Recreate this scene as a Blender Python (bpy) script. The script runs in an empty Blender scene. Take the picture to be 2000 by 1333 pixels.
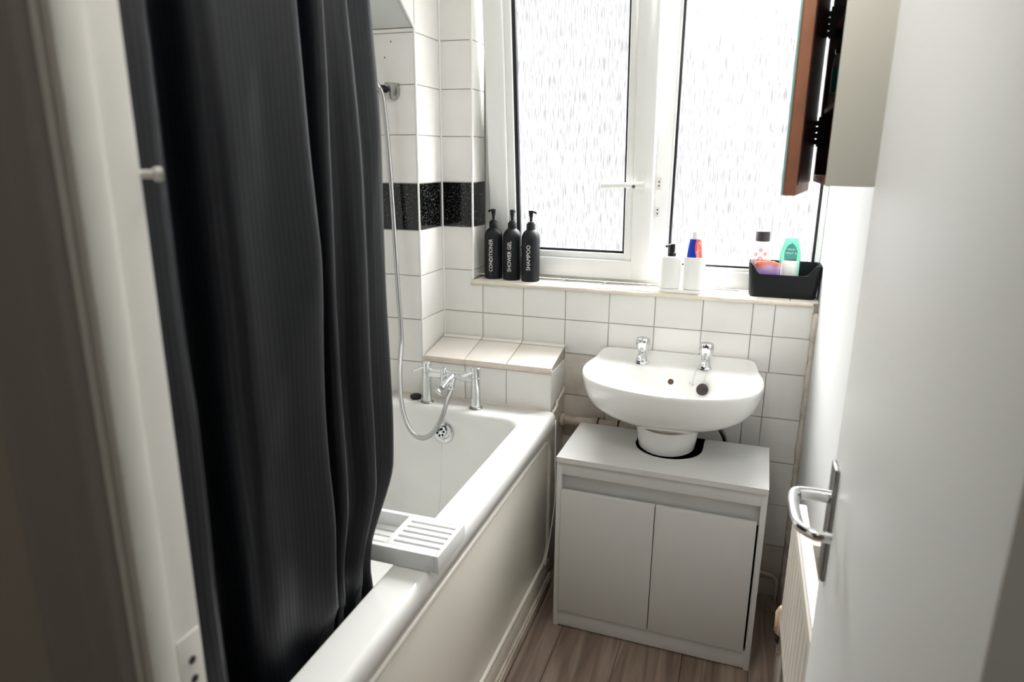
import bpy, bmesh, math, random
from mathutils import Vector, Matrix, noise
random.seed(7)
PI = math.pi
SC = bpy.context.scene
COL = SC.collection

# ------------------------------------------------------------------ camera
YAW, PITCH, ROLL = 0.326590, 0.262045, 0.006984
CAM = Vector((0.87977, -2.26530, 1.47851))
fw = Vector((-math.sin(YAW)*math.cos(PITCH), math.cos(YAW)*math.cos(PITCH), -math.sin(PITCH)))
rt = Vector((math.cos(YAW), math.sin(YAW), 0))
up = rt.cross(fw)
r2 = rt*math.cos(ROLL) + up*math.sin(ROLL)
u2 = up*math.cos(ROLL) - rt*math.sin(ROLL)
cd = bpy.data.cameras.new('camera')
cam = bpy.data.objects.new('camera', cd)
COL.objects.link(cam)
M = Matrix((r2, u2, -fw)).transposed().to_4x4()
M.translation = CAM
cam.matrix_world = M
cd.sensor_fit = 'HORIZONTAL'; cd.sensor_width = 36.0
cd.lens = 36.0*1333.0/2000.0
cd.clip_start = 0.02
cd.dof.use_dof = True; cd.dof.focus_distance = 2.15; cd.dof.aperture_fstop = 5.0
SC.camera = cam

# ------------------------------------------------------------------ light
SC.view_settings.view_transform = 'Standard'
SC.view_settings.look = 'None'
SC.view_settings.exposure = 0.0
SC.view_settings.gamma = 1.0
SC.view_settings.use_curve_mapping = False
W = bpy.data.worlds.new('overcast_sky'); SC.world = W
W.use_nodes = True
nt = W.node_tree; nt.nodes.clear()
out = nt.nodes.new('ShaderNodeOutputWorld'); bg = nt.nodes.new('ShaderNodeBackground')
tc = nt.nodes.new('ShaderNodeTexCoord'); sx = nt.nodes.new('ShaderNodeSeparateXYZ')
rp = nt.nodes.new('ShaderNodeValToRGB')
mr = nt.nodes.new('ShaderNodeMapRange'); mr.inputs[1].default_value = -1; mr.inputs[2].default_value = 1
nt.links.new(tc.outputs['Generated'], sx.inputs[0]); nt.links.new(sx.outputs['Z'], mr.inputs[0])
nt.links.new(mr.outputs[0], rp.inputs[0]); nt.links.new(rp.outputs[0], bg.inputs[0]); nt.links.new(bg.outputs[0], out.inputs[0])
e = rp.color_ramp.elements
# overcast sky: zenith about three times the horizon, dull ground below
e[0].position = 0.48; e[0].color = (0.10, 0.10, 0.10, 1)
e[1].position = 1.0; e[1].color = (1.0, 1.0, 1.0, 1)
k = rp.color_ramp.elements.new(0.5); k.color = (0.345, 0.35, 0.355, 1)
WORLD_STRENGTH = 50.0
bg.inputs[1].default_value = WORLD_STRENGTH
SC.cycles.max_bounces = 12
SC.cycles.diffuse_bounces = 8
SC.cycles.glossy_bounces = 5
SC.cycles.transparent_max_bounces = 12
SC.cycles.sample_clamp_indirect = 8.0

# sky portal filling the window opening (guides the daylight through the window)
pl = bpy.data.lights.new('window_portal', 'AREA'); pl.shape = 'RECTANGLE'
pl.size = 1.14; pl.size_y = 1.22
pl.cycles.is_portal = True
po = bpy.data.objects.new('window_portal', pl); COL.objects.link(po)
po.location = (0.54, 0.30, 1.65); po.rotation_euler = (-PI/2, 0, 0)

# added fill light in the hall behind the camera, source unseen
HALL_FILL_POWER = 4.5
hl = bpy.data.lights.new('hall_fill_light', 'POINT'); hl.energy = HALL_FILL_POWER; hl.color = (1.0, 0.93, 0.84); hl.shadow_soft_size = 0.09
ho = bpy.data.objects.new('hall_fill_light', hl); COL.objects.link(ho); ho.location = (0.35, -3.1, 2.22)
# unseen bathroom fill lamp, added to lift camera-facing surfaces (warm glints in the bath)
BATH_FILL_POWER = 13.0
for i, (lx, ly) in enumerate(((0.62, -1.40),)):
    bl = bpy.data.lights.new('bathroom_fill_light', 'POINT'); bl.energy = BATH_FILL_POWER; bl.color = (1.0, 0.965, 0.92); bl.shadow_soft_size = 0.14
    bo = bpy.data.objects.new('bathroom_fill_light', bl); COL.objects.link(bo); bo.location = (lx, ly, 2.20)

# ------------------------------------------------------------------ materials
def lin(c):
    return tuple(((v/255.0)/12.92 if v/255.0 <= 0.04045 else ((v/255.0+0.055)/1.055)**2.4) for v in c) + (1.0,)

MATS = {}
def mat(name, rgb, rough=0.5, metal=0.0, bump=0.0, bscale=80.0, var=0.0, vscale=4.0, rvar=0.0, spec=0.5, coat=0.0, sheen=0.0, rgb2=None, trans=0.0, ior=1.45):
    if name in MATS: return MATS[name]
    m = bpy.data.materials.new(name); m.use_nodes = True
    n = m.node_tree.nodes; l = m.node_tree.links
    b = n['Principled BSDF']
    b.inputs['Base Color'].default_value = lin(rgb)
    b.inputs['Roughness'].default_value = rough
    b.inputs['Metallic'].default_value = metal
    b.inputs['Specular IOR Level'].default_value = spec
    b.inputs['Coat Weight'].default_value = coat
    b.inputs['Coat Roughness'].default_value = 0.06
    b.inputs['Sheen Weight'].default_value = sheen
    b.inputs['Transmission Weight'].default_value = trans
    b.inputs['IOR'].default_value = ior
    t = n.new('ShaderNodeTexCoord')
    nz = n.new('ShaderNodeTexNoise'); nz.inputs['Scale'].default_value = vscale; nz.inputs['Detail'].default_value = 5
    l.new(t.outputs['Object'], nz.inputs['Vector'])
    mx = n.new('ShaderNodeMix'); mx.data_type = 'RGBA'
    c2 = rgb2 if rgb2 else tuple(max(0, v*(1-0.35)) for v in rgb)
    mx.inputs[6].default_value = lin(rgb); mx.inputs[7].default_value = lin(c2)
    cr = n.new('ShaderNodeMapRange'); cr.inputs[1].default_value = 0.45; cr.inputs[2].default_value = 0.8
    cr.inputs[3].default_value = 0.0; cr.inputs[4].default_value = var
    l.new(nz.outputs['Fac'], cr.inputs[0]); l.new(cr.outputs[0], mx.inputs[0]); l.new(mx.outputs[2], b.inputs['Base Color'])
    if rvar:
        r = n.new('ShaderNodeMapRange'); r.inputs[3].default_value = rough; r.inputs[4].default_value = rough+rvar
        l.new(nz.outputs['Fac'], r.inputs[0]); l.new(r.outputs[0], b.inputs['Roughness'])
    if bump:
        nb = n.new('ShaderNodeTexNoise'); nb.inputs['Scale'].default_value = bscale; nb.inputs['Detail'].default_value = 4
        l.new(t.outputs['Object'], nb.inputs['Vector'])
        bp = n.new('ShaderNodeBump'); bp.inputs['Strength'].default_value = bump; bp.inputs['Distance'].default_value = 0.002
        l.new(nb.outputs['Fac'], bp.inputs['Height']); l.new(bp.outputs[0], b.inputs['Normal'])
    MATS[name] = m
    return m

tile_m = mat('glazed_white_tile', (231, 230, 226), 0.10, var=0.10, vscale=9, bump=0.05, bscale=14, rvar=0.06)
tile_dirty = mat('grimy_white_tile', (214, 207, 198), 0.22, var=0.55, vscale=7, rgb2=(150, 128, 110), bump=0.1, bscale=30)
ledge_tile_m = mat('cream_glazed_tile', (236, 231, 223), 0.12, var=0.1, vscale=9, bump=0.05, bscale=14)
grout_m = mat('grey_grout', (178, 175, 166), 0.9, var=0.5, vscale=22, rgb2=(134, 120, 105), bump=0.5, bscale=300)
seal_m = mat('aged_sealant', (216, 208, 198), 0.5, var=0.9, vscale=26, rgb2=(160, 142, 124), bump=0.8, bscale=90)
wall_m = mat('white_wall_paint', (228, 229, 229), 0.6, var=0.04, vscale=3, bump=0.15, bscale=60)
ceil_m = mat('ceiling_paint', (222, 224, 222), 0.8, bump=0.15, bscale=60)
hall_m = mat('hall_wall_paint', (176, 170, 160), 0.8, bump=0.15, bscale=60)
gloss_m = mat('white_gloss_paint', (238, 236, 230), 0.30, var=0.12, vscale=8, bump=0.25, bscale=22, rgb2=(190, 184, 172))
door_m = mat('door_paint', (236, 237, 235), 0.42, var=0.05, vscale=2, bump=0.12, bscale=45)
upvc_m = mat('white_upvc', (236, 237, 235), 0.22, var=0.03)
acr_m = mat('white_acrylic', (235, 235, 232), 0.10, var=0.03, coat=0.3)
panel_m = mat('bath_panel_plastic', (222, 218, 207), 0.25, var=0.05, vscale=2)
cer_m = mat('white_ceramic', (236, 236, 233), 0.06, coat=0.5)
van_m = mat('white_melamine', (208, 208, 206), 0.38, var=0.03)
vand_m = mat('cabinet_door_melamine', (204, 203, 201), 0.34, var=0.03)
chrome_m = mat('chrome', (225, 227, 228), 0.07, metal=1.0, rvar=0.06)
steel_m = mat('satin_steel', (150, 148, 144), 0.30, metal=1.0)
blk_m = mat('matt_black_plastic', (17, 19, 23), 0.5, spec=0.35, bump=0.08, bscale=400)
rub_m = mat('black_rubber', (22, 22, 23), 0.45)
gask_m = mat('rubber_gasket', (28, 31, 36), 0.4)
plw_m = mat('white_matt_plastic', (238, 238, 235), 0.4)
print_m = mat('white_print', (225, 225, 225), 0.5)
cady_m = mat('white_painted_bamboo', (230, 231, 230), 0.38, var=0.05, vscale=20)
wood_m = mat('mahogany_wood', (165, 112, 86), 0.45, var=0.6, vscale=12, rgb2=(84, 48, 36))
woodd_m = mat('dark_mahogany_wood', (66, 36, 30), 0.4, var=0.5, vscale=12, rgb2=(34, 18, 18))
cabside_m = mat('cream_cabinet_side', (222, 219, 207), 0.5, var=0.06, vscale=6)
rad_m = mat('radiator_enamel', (220, 214, 203), 0.32, var=0.2, vscale=10, rgb2=(176, 160, 140))
pipe_m = mat('painted_pipe', (206, 192, 178), 0.5, var=0.8, vscale=30, rgb2=(150, 128, 110), bump=0.6, bscale=60)
trimw_m = mat('worn_painted_wood', (208, 198, 182), 0.5, var=0.6, vscale=14, rgb2=(130, 112, 92), bump=0.6, bscale=60)
brown_m = mat('brown_stopper', (92, 64, 52), 0.6, var=0.4, vscale=60)
mir_m = mat('mirror_silver', (235, 240, 240), 0.02, metal=1.0)
mire_m = mat('mirror_green_edge', (150, 186, 184), 0.1)
dark_m = mat('dark_void', (10, 9, 9), 0.9)

def ng(m): return m.node_tree.nodes, m.node_tree.links

def granite():
    m = mat('black_granite_tile', (16, 17, 19), 0.09)
    n, l = ng(m); b = n['Principled BSDF']
    t = n.new('ShaderNodeTexCoord'); v = n.new('ShaderNodeTexVoronoi'); v.inputs['Scale'].default_value = 230
    v2 = n.new('ShaderNodeTexNoise'); v2.inputs['Scale'].default_value = 210; v2.inputs['Detail'].default_value = 3
    g = n.new('ShaderNodeNewGeometry')
    l.new(g.outputs['Position'], v.inputs['Vector']); l.new(g.outputs['Position'], v2.inputs['Vector'])
    cr = n.new('ShaderNodeValToRGB'); cr.color_ramp.elements[0].position = 0.56; cr.color_ramp.elements[0].color = lin((9, 10, 12))
    cr.color_ramp.elements[1].position = 0.70; cr.color_ramp.elements[1].color = lin((105, 106, 104))
    l.new(v2.outputs['Fac'], cr.inputs[0]); l.new(cr.outputs[0], b.inputs['Base Color'])
    return m
granite_m = granite()

def floorwood():
    m = mat('oak_laminate', (120, 100, 84), 0.42)
    n, l = ng(m); b = n['Principled BSDF']
    t = n.new('ShaderNodeNewGeometry'); oi = n.new('ShaderNodeObjectInfo')
    mp = n.new('ShaderNodeMapping'); mp.inputs['Scale'].default_value = (16, 1.5, 1)
    ad = n.new('ShaderNodeVectorMath'); ad.operation = 'ADD'
    l.new(t.outputs['Position'], ad.inputs[0]); l.new(oi.outputs['Random'], ad.inputs[1]); l.new(ad.outputs[0], mp.inputs[0])
    nz = n.new('ShaderNodeTexNoise'); nz.inputs['Scale'].default_value = 1.6; nz.inputs['Detail'].default_value = 9; nz.inputs['Distortion'].default_value = 1.2
    l.new(mp.outputs[0], nz.inputs['Vector'])
    cr = n.new('ShaderNodeValToRGB')
    es = cr.color_ramp.elements
    es[0].position = 0.28; es[0].color = lin((98, 82, 70)); es[1].position = 0.72; es[1].color = lin((156, 139, 125))
    x = es.new(0.5); x.color = lin((130, 113, 100))
    l.new(nz.outputs['Fac'], cr.inputs[0])
    # knots
    mp2 = n.new('ShaderNodeMapping'); mp2.inputs['Scale'].default_value = (5.5, 2.6, 1); l.new(t.outputs['Position'], mp2.inputs[0])
    vo = n.new('ShaderNodeTexVoronoi'); vo.inputs['Scale'].default_value = 1.0; l.new(mp2.outputs[0], vo.inputs['Vector'])
    kr = n.new('ShaderNodeMapRange'); kr.inputs[1].default_value = 0.03; kr.inputs[2].default_value = 0.14; kr.inputs[3].default_value = 0.55; kr.inputs[4].default_value = 1.0
    l.new(vo.outputs['Distance'], kr.inputs[0])
    mx = n.new('ShaderNodeMix'); mx.data_type = 'RGBA'; mx.blend_type = 'MULTIPLY'; mx.inputs[0].default_value = 1
    l.new(cr.outputs[0], mx.inputs[6]); l.new(kr.outputs[0], mx.inputs[7]); l.new(mx.outputs[2], b.inputs['Base Color'])
    bp = n.new('ShaderNodeBump'); bp.inputs['Strength'].default_value = 0.25; bp.inputs['Distance'].default_value = 0.001
    l.new(nz.outputs['Fac'], bp.inputs['Height']); l.new(bp.outputs[0], b.inputs['Normal'])
    return m
floor_m = floorwood()

def curtain_mat():
    m = mat('black_striped_fabric', (6, 7, 10), 0.40, spec=0.48)
    n, l = ng(m); b = n['Principled BSDF']
    uv = n.new('ShaderNodeUVMap'); s = n.new('ShaderNodeSeparateXYZ'); l.new(uv.outputs[0], s.inputs[0])
    mu = n.new('ShaderNodeMath'); mu.operation = 'MULTIPLY'; mu.inputs[1].default_value = 2*PI/0.009; l.new(s.outputs[0], mu.inputs[0])
    si = n.new('ShaderNodeMath'); si.operation = 'SINE'; l.new(mu.outputs[0], si.inputs[0])
    ml = n.new('ShaderNodeMapRange'); ml.inputs[1].default_value = -0.4; ml.inputs[2].default_value = 0.4; l.new(si.outputs[0], ml.inputs[0])
    mx = n.new('ShaderNodeMix'); mx.data_type = 'RGBA'; mx.inputs[6].default_value = lin((7, 9, 14)); mx.inputs[7].default_value = lin((16, 20, 28))
    l.new(ml.outputs[0], mx.inputs[0]); l.new(mx.outputs[2], b.inputs['Base Color'])
    r = n.new('ShaderNodeMapRange'); r.inputs[3].default_value = 0.50; r.inputs[4].default_value = 0.38; l.new(ml.outputs[0], r.inputs[0]); l.new(r.outputs[0], b.inputs['Roughness'])
    return m
curtain_m = curtain_mat()

def glass_mat():
    # patterned obscure glass: refraction streaks painted into the transparent colour
    m = bpy.data.materials.new('rain_pattern_glass'); m.use_nodes = True
    n, l = ng(m); n.clear()
    o = n.new('ShaderNodeOutputMaterial')
    g = n.new('ShaderNodeNewGeometry'); mp = n.new('ShaderNodeMapping'); mp.inputs['Scale'].default_value = (290, 1, 20)
    l.new(g.outputs['Position'], mp.inputs[0])
    nz = n.new('ShaderNodeTexNoise'); nz.inputs['Scale'].default_value = 1.0; nz.inputs['Detail'].default_value = 2.5
    l.new(mp.outputs[0], nz.inputs['Vector'])
    mr = n.new('ShaderNodeMapRange'); mr.inputs[1].default_value = 0.28; mr.inputs[2].default_value = 0.60; mr.inputs[3].default_value = 0.58; mr.inputs[4].default_value = 0.98
    l.new(nz.outputs['Fac'], mr.inputs[0])
    mp2 = n.new('ShaderNodeMapping'); mp2.inputs['Scale'].default_value = (3.0, 1, 3.5); l.new(g.outputs['Position'], mp2.inputs[0])
    nz2 = n.new('ShaderNodeTexNoise'); nz2.inputs['Scale'].default_value = 1.0; nz2.inputs['Detail'].default_value = 2; l.new(mp2.outputs[0], nz2.inputs['Vector'])
    tint = n.new('ShaderNodeMix'); tint.data_type = 'RGBA'; tint.inputs[6].default_value = (0.10, 0.105, 0.115, 1); tint.inputs[7].default_value = (0.15, 0.15, 0.152, 1)
    l.new(mr.outputs[0], tint.inputs[0])
    tr = n.new('ShaderNodeBsdfTransparent'); tl = n.new('ShaderNodeBsdfTranslucent'); gl = n.new('ShaderNodeBsdfGlossy')
    gl.inputs['Roughness'].default_value = 0.12
    l.new(mr.outputs[0], tr.inputs[0])
    cc = n.new('ShaderNodeCombineColor')
    for i in range(3): l.new(mr.outputs[0], cc.inputs[i])
    l.new(cc.outputs[0], tr.inputs[0]); l.new(cc.outputs[0], tl.inputs[0])
    bp = n.new('ShaderNodeBump'); bp.inputs['Strength'].default_value = 0.5; bp.inputs['Distance'].default_value = 0.002
    l.new(nz.outputs['Fac'], bp.inputs['Height']); l.new(bp.outputs[0], gl.inputs['Normal'])
    m1 = n.new('ShaderNodeMixShader'); m1.inputs[0].default_value = 0.012
    l.new(tr.outputs[0], m1.inputs[1]); l.new(tl.outputs[0], m1.inputs[2])
    m2 = n.new('ShaderNodeMixShader'); m2.inputs[0].default_value = 0.05
    l.new(m1.outputs[0], m2.inputs[1]); l.new(gl.outputs[0], m2.inputs[2]); l.new(m2.outputs[0], o.inputs[0])
    return m
glass_m = glass_mat()

def clear_plastic(name, rgb, fac):
    m = bpy.data.materials.new(name); m.use_nodes = True
    n, l = ng(m); b = n['Principled BSDF']; o = n['Material Output']
    b.inputs['Base Color'].default_value = lin(rgb); b.inputs['Roughness'].default_value = 0.1
    tr = n.new('ShaderNodeBsdfTransparent'); tr.inputs[0].default_value = lin(rgb)
    ms = n.new('ShaderNodeMixShader'); ms.inputs[0].default_value = fac
    l.new(tr.outputs[0], ms.inputs[1]); l.new(b.outputs[0], ms.inputs[2]); l.new(ms.outputs[0], o.inputs[0])
    return m
clear_m = clear_plastic('clear_plastic', (250, 248, 246), 0.25)
mint_m = clear_plastic('mint_green_plastic', (180, 236, 218), 0.38)
pinkflower_m = mat('pink_print', (240, 150, 140), 0.5)

# ------------------------------------------------------------------ mesh helpers
def link(name, me, m=None, parent=None, smooth=False, loc=None):
    o = bpy.data.objects.new(name, me)
    COL.objects.link(o)
    if m is not None and len(me.materials) == 0: me.materials.append(m)
    if parent is not None: o.parent = parent
    if loc is not None: o.location = loc
    if smooth:
        for p_ in me.polygons: p_.use_smooth = True
    return o

def fin(bm, name, m, parent=None, smooth=False, loc=None, angle=None):
    bmesh.ops.recalc_face_normals(bm, faces=bm.faces)
    me = bpy.data.meshes.new(name); bm.to_mesh(me); bm.free()
    o = link(name, me, m, parent, smooth, loc)
    if angle is not None:
        me.set_sharp_from_angle(angle=math.radians(angle)) if smooth else None
    return o

def add_box(bm, x0, x1, y0, y1, z0, z1, bev=0.0, seg=2, mx=None):
    vs = [bm.verts.new(v) for v in ((x0, y0, z0), (x1, y0, z0), (x1, y1, z0), (x0, y1, z0), (x0, y0, z1), (x1, y0, z1), (x1, y1, z1), (x0, y1, z1))]
    fs = [bm.faces.new([vs[i] for i in f]) for f in ((0, 3, 2, 1), (4, 5, 6, 7), (0, 1, 5, 4), (1, 2, 6, 5), (2, 3, 7, 6), (3, 0, 4, 7))]
    allv = vs
    if bev > 0:
        es = list({e for f in fs for e in f.edges})
        r = bmesh.ops.bevel(bm, geom=es, offset=bev, segments=seg, affect='EDGES', profile=0.5)
        allv = list({v for f in r['faces'] for v in f.verts} | {v for v in vs if v.is_valid})
    if mx is not None:
        bmesh.ops.transform(bm, matrix=mx, verts=[v for v in allv if v.is_valid])
    return allv

def box(name, x0, x1, y0, y1, z0, z1, m, parent=None, bev=0.0, seg=2, smooth=False):
    bm = bmesh.new(); add_box(bm, x0, x1, y0, y1, z0, z1, bev, seg)
    return fin(bm, name, m, parent, smooth or bev > 0, angle=40)

def add_lathe(bm, prof, c=(0, 0, 0), seg=32, axis=None, cap0=True, cap1=True):
    """prof: list of (r, h); revolve about axis through c"""
    ax = Vector(axis).normalized() if axis is not None else Vector((0, 0, 1))
    a = ax.orthogonal().normalized(); b = ax.cross(a)
    c = Vector(c); rings = []
    for r, h in prof:
        rings.append([bm.verts.new(c+ax*h+(a*math.cos(t)+b*math.sin(t))*max(r, 1e-5)) for t in (2*PI*i/seg for i in range(seg))])
    for A, B in zip(rings, rings[1:]):
        for i in range(seg): bm.faces.new((A[i], A[(i+1) % seg], B[(i+1) % seg], B[i]))
    if cap0: bm.faces.new(rings[0])
    if cap1: bm.faces.new(rings[-1])

def lathe(name, prof, c, m, parent=None, seg=32, axis=None, angle=35):
    bm = bmesh.new(); add_lathe(bm, prof, c, seg, axis)
    return fin(bm, name, m, parent, True, angle=angle)

def smoothpath(pts, n=8, closed=False):
    P = [Vector(p_) for p_ in pts]; res = []
    N = len(P); rng = range(N) if closed else range(N-1)
    for i in rng:
        p0 = P[(i-1) % N] if (closed or i > 0) else P[0]*2-P[1]
        p1 = P[i]; p2 = P[(i+1) % N]
        p3 = P[(i+2) % N] if (closed or i+2 < N) else P[-1]*2-P[-2]
        for j in range(n):
            t = j/n
            res.append(0.5*((2*p1)+(p2-p0)*t+(2*p0-5*p1+4*p2-p3)*t*t+(3*p1-p0-3*p2+p3)*t**3))
    if not closed: res.append(P[-1])
    return res

def add_tube(bm, pts, r, seg=10, closed=False, caps=True, sy=1.0):
    P = [Vector(p_) for p_ in pts]; N = len(P); rings = []
    nrm = None
    for i in range(N):
        if closed: t = P[(i+1) % N]-P[(i-1) % N]
        else: t = P[min(i+1, N-1)]-P[max(i-1, 0)]
        t.normalize()
        if nrm is None: nrm = t.orthogonal().normalized()
        nrm = (nrm-t*nrm.dot(t)).normalized(); b = t.cross(nrm)
        rr = r[i] if isinstance(r, (list, tuple)) else r
        rings.append([bm.verts.new(P[i]+(nrm*math.cos(a)+b*math.sin(a)*sy)*rr) for a in (2*PI*j/seg for j in range(seg))])
    for i in range(N if closed else N-1):
        A = rings[i]; B = rings[(i+1) % N]
        for j in range(seg): bm.faces.new((A[j], A[(j+1) % seg], B[(j+1) % seg], B[j]))
    if caps and not closed: bm.faces.new(rings[0]); bm.faces.new(rings[-1])

def tube(name, pts, r, m, parent=None, seg=10, closed=False, sy=1.0):
    bm = bmesh.new(); add_tube(bm, pts, r, seg, closed, True, sy)
    return fin(bm, name, m, parent, True, angle=50)

def add_loft(bm, rings, cap0=True, cap1=True, closed=True):
    V = [[bm.verts.new(p_) for p_ in R] for R in rings]
    n = len(V[0])
    for A, B in zip(V, V[1:]):
        for i in range(n if closed else n-1): bm.faces.new((A[i], A[(i+1) % n], B[(i+1) % n], B[i]))
    if cap0: bm.faces.new(V[0])
    if cap1: bm.faces.new(V[-1])

def add_prism(bm, poly, z0, z1, mx=None):
    a = [bm.verts.new((x, y, z0)) for x, y in poly]; b = [bm.verts.new((x, y, z1)) for x, y in poly]
    n = len(poly)
    bm.faces.new(a); bm.faces.new(b)
    for i in range(n): bm.faces.new((a[i], a[(i+1) % n], b[(i+1) % n], b[i]))
    if mx is not None: bmesh.ops.transform(bm, matrix=mx, verts=a+b)

def rrect(x0, x1, y0, y1, r, z, n=10):
    pts = []
    for cx, cy, a0 in ((x1-r, y1-r, 0), (x0+r, y1-r, PI/2), (x0+r, y0+r, PI), (x1-r, y0+r, 1.5*PI)):
        for i in range(n+1):
            a = a0+PI/2*i/n; pts.append(Vector((cx+r*math.cos(a), cy+r*math.sin(a), z)))
    return pts

def empty(name, loc, label, cat, group=None, rotz=0.0):
    o = bpy.data.objects.new(name, None); COL.objects.link(o); o.empty_display_size = 0.05
    o.location = loc; o.rotation_euler = (0, 0, rotz)
    o['label'] = label; o['category'] = cat
    if group: o['group'] = group
    return o
def tag(o, label, cat, group=None):
    o['label'] = label; o['category'] = cat
    if group: o['group'] = group
    return o
def struct(o, label=None, cat=None):
    o['kind'] = 'structure'
    if label: o['label'] = label
    if cat: o['category'] = cat
    return o

def text_mesh(s, size, ext=0.0004, bend=None):
    """mesh of a text, centred; returns mesh in xy plane (x right, y up)"""
    cu = bpy.data.curves.new('lettering', 'FONT'); cu.body = s; cu.size = size; cu.extrude = ext
    cu.align_x = 'CENTER'; cu.align_y = 'CENTER'; cu.resolution_u = 3
    o = bpy.data.objects.new('lettering', cu); COL.objects.link(o)
    dg = bpy.context.evaluated_depsgraph_get()
    me = bpy.data.meshes.new_from_object(o.evaluated_get(dg))
    bpy.data.objects.remove(o); bpy.data.curves.remove(cu)
    me.materials.clear()
    return me

P = 0.154       # tile pitch
XW = 1.115      # right wall
XL = -0.385     # left wall
YB = -0.181     # boxed pier / ledge front plane
YF = -1.892     # front wall (inner face)
YH = -1.952     # front wall, hall face
ZC = 2.40
C1, C2 = -0.155, -0.036
ZS = 1.055      # sill top
ZL = 0.933
YW = 0.12       # window frame face

# ------------------------------------------------------------------ room shell
# every wall is placed at its own plane; tiles are children
bm = bmesh.new()
add_box(bm, XL-0.1, XW, 0.0035, 0.30, -0.05, ZS-0.012)
add_box(bm, XL-0.1, C2-0.0035, 0.0035, 0.30, ZS-0.012, ZC)
add_box(bm, C2-0.0035, XW, 0.0035, 0.30, 2.26, ZC)
wall_back = struct(fin(bm, 'wall_back', grout_m), 'tiled back wall below and beside the frosted window')

bm = bmesh.new()
add_box(bm, XL, C1-0.0035, YB+0.0035, 0.0035, -0.0, ZC)
wall_pier = struct(fin(bm, 'wall_left_end', grout_m), 'tiled boxed pier at the tap end of the bath')

wl = struct(box('wall_left', XL-0.1, XL-0.001, YF, 0.0035, -0.05, ZC, wall_m), 'painted wall behind the bath')
wr = struct(box('wall_right', XW, XW+0.12, YF, 0.30, -0.05, ZC, wall_m), 'smooth white painted wall right of the basin')
bm = bmesh.new()
XJ0, XJ1 = 0.485, 1.072
add_box(bm, XL-0.1, XJ0-0.014, YH+0.008, YF-0.004, -0.05, ZC)
add_box(bm, XJ1+0.014, XW+0.12, YH+0.008, YF-0.004, -0.05, ZC)
add_box(bm, XJ0-0.014, XJ1+0.014, YH+0.008, YF-0.004, 2.02, ZC)
wf = struct(fin(bm, 'wall_front', wall_m), 'partition wall around the bathroom doorway')
cl = struct(box('ceiling', XL-0.1, XW+0.12, YH+0.008, 0.30, ZC, ZC+0.08, ceil_m), 'white painted ceiling')
# hall behind the camera
struct(box('wall_hall_left', -1.10, -1.0, -3.9, YH-0.001, -0.05, ZC, hall_m), 'hall side wall')
struct(box('wall_hall_right', 1.9, 2.0, -3.9, YH-0.001, -0.05, ZC, hall_m), 'hall side wall opposite')
struct(box('wall_hall_back', -1.0, 1.9, -3.9, -3.8, -0.05, ZC, hall_m), 'hall wall behind the camera')
bm = bmesh.new(); add_box(bm, -1.0, XL-0.1, YH-0.001, YF, -0.05, ZC); add_box(bm, XW+0.12, 1.9, YH-0.001, YF, -0.05, ZC)
struct(fin(bm, 'wall_hall_front', hall_m), 'hall wall either side of the bathroom')
bm = bmesh.new()
add_box(bm, -1.0, XJ0-0.014, YH, YH+0.008, -0.0, ZC); add_box(bm, XJ1+0.014, 1.9, YH, YH+0.008, 0, ZC); add_box(bm, XJ0-0.014, XJ1+0.014, YH, YH+0.008, 2.02, ZC)
struct(fin(bm, 'wall_hall_plaster', hall_m), 'hall side plaster of the partition')
struct(box('ceiling_hall', -1.0, 1.9, -3.8, YH+0.008, ZC, ZC+0.08, ceil_m), 'hall ceiling')
struct(box('floor_hall', -1.0, 1.9, -3.8, YH+0.06, -0.05, 0.0, mat('hall_carpet', (120, 112, 104), 0.95, bump=0.5, bscale=400)), 'hall floor')

# outside the frosted window: ground, and walls added to dim the panes
struct(box('ground_outside', -20, 20, 0.5, 30, -3.1, -3.0, mat('yard_ground', (120, 118, 112), 0.9)), 'yard beyond the window')
struct(box('added_wall_opposite', -9, -0.1, 6.5, 7.0, -3.0, 4.3, mat('left_view_grey', (71, 71, 72), 0.9, var=0.5, vscale=0.7, rgb2=(62, 62, 63))), 'grey wall added outside to dim the view through the left pane')
struct(box('added_wall_opposite', -0.1, 9, 6.6, 7.0, -3.0, 4.3, mat('right_view_grey', (79, 79, 80), 0.9, var=0.5, vscale=0.7, rgb2=(70, 70, 71))), 'slightly lighter wall added outside so the right pane looks brighter')

# soffit sloping towards the door over the bath (underside of a stair)
bm = bmesh.new()
za, zb = 1.872, 2.40
ya, yb = YB, YB-(2.40-1.872)*(0.080/0.060)
for x0, x1 in ((XL, C1-0.004),):
    v = [bm.verts.new((x, y, z)) for x in (x0, x1) for y, z in ((ya, za), (yb, zb), (ya, zb))]
    bm.faces.new((v[0], v[1], v[2])); bm.faces.new((v[3], v[5], v[4]))
    bm.faces.new((v[0], v[3], v[4], v[1])); bm.faces.new((v[1], v[4], v[5], v[2])); bm.faces.new((v[0], v[2], v[5], v[3]))
soff = struct(fin(bm, 'ceiling_slope', mat('soffit_paint', (204, 208, 204), 0.6, bump=0.1)), 'sloping painted soffit above the bath taps')

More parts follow.
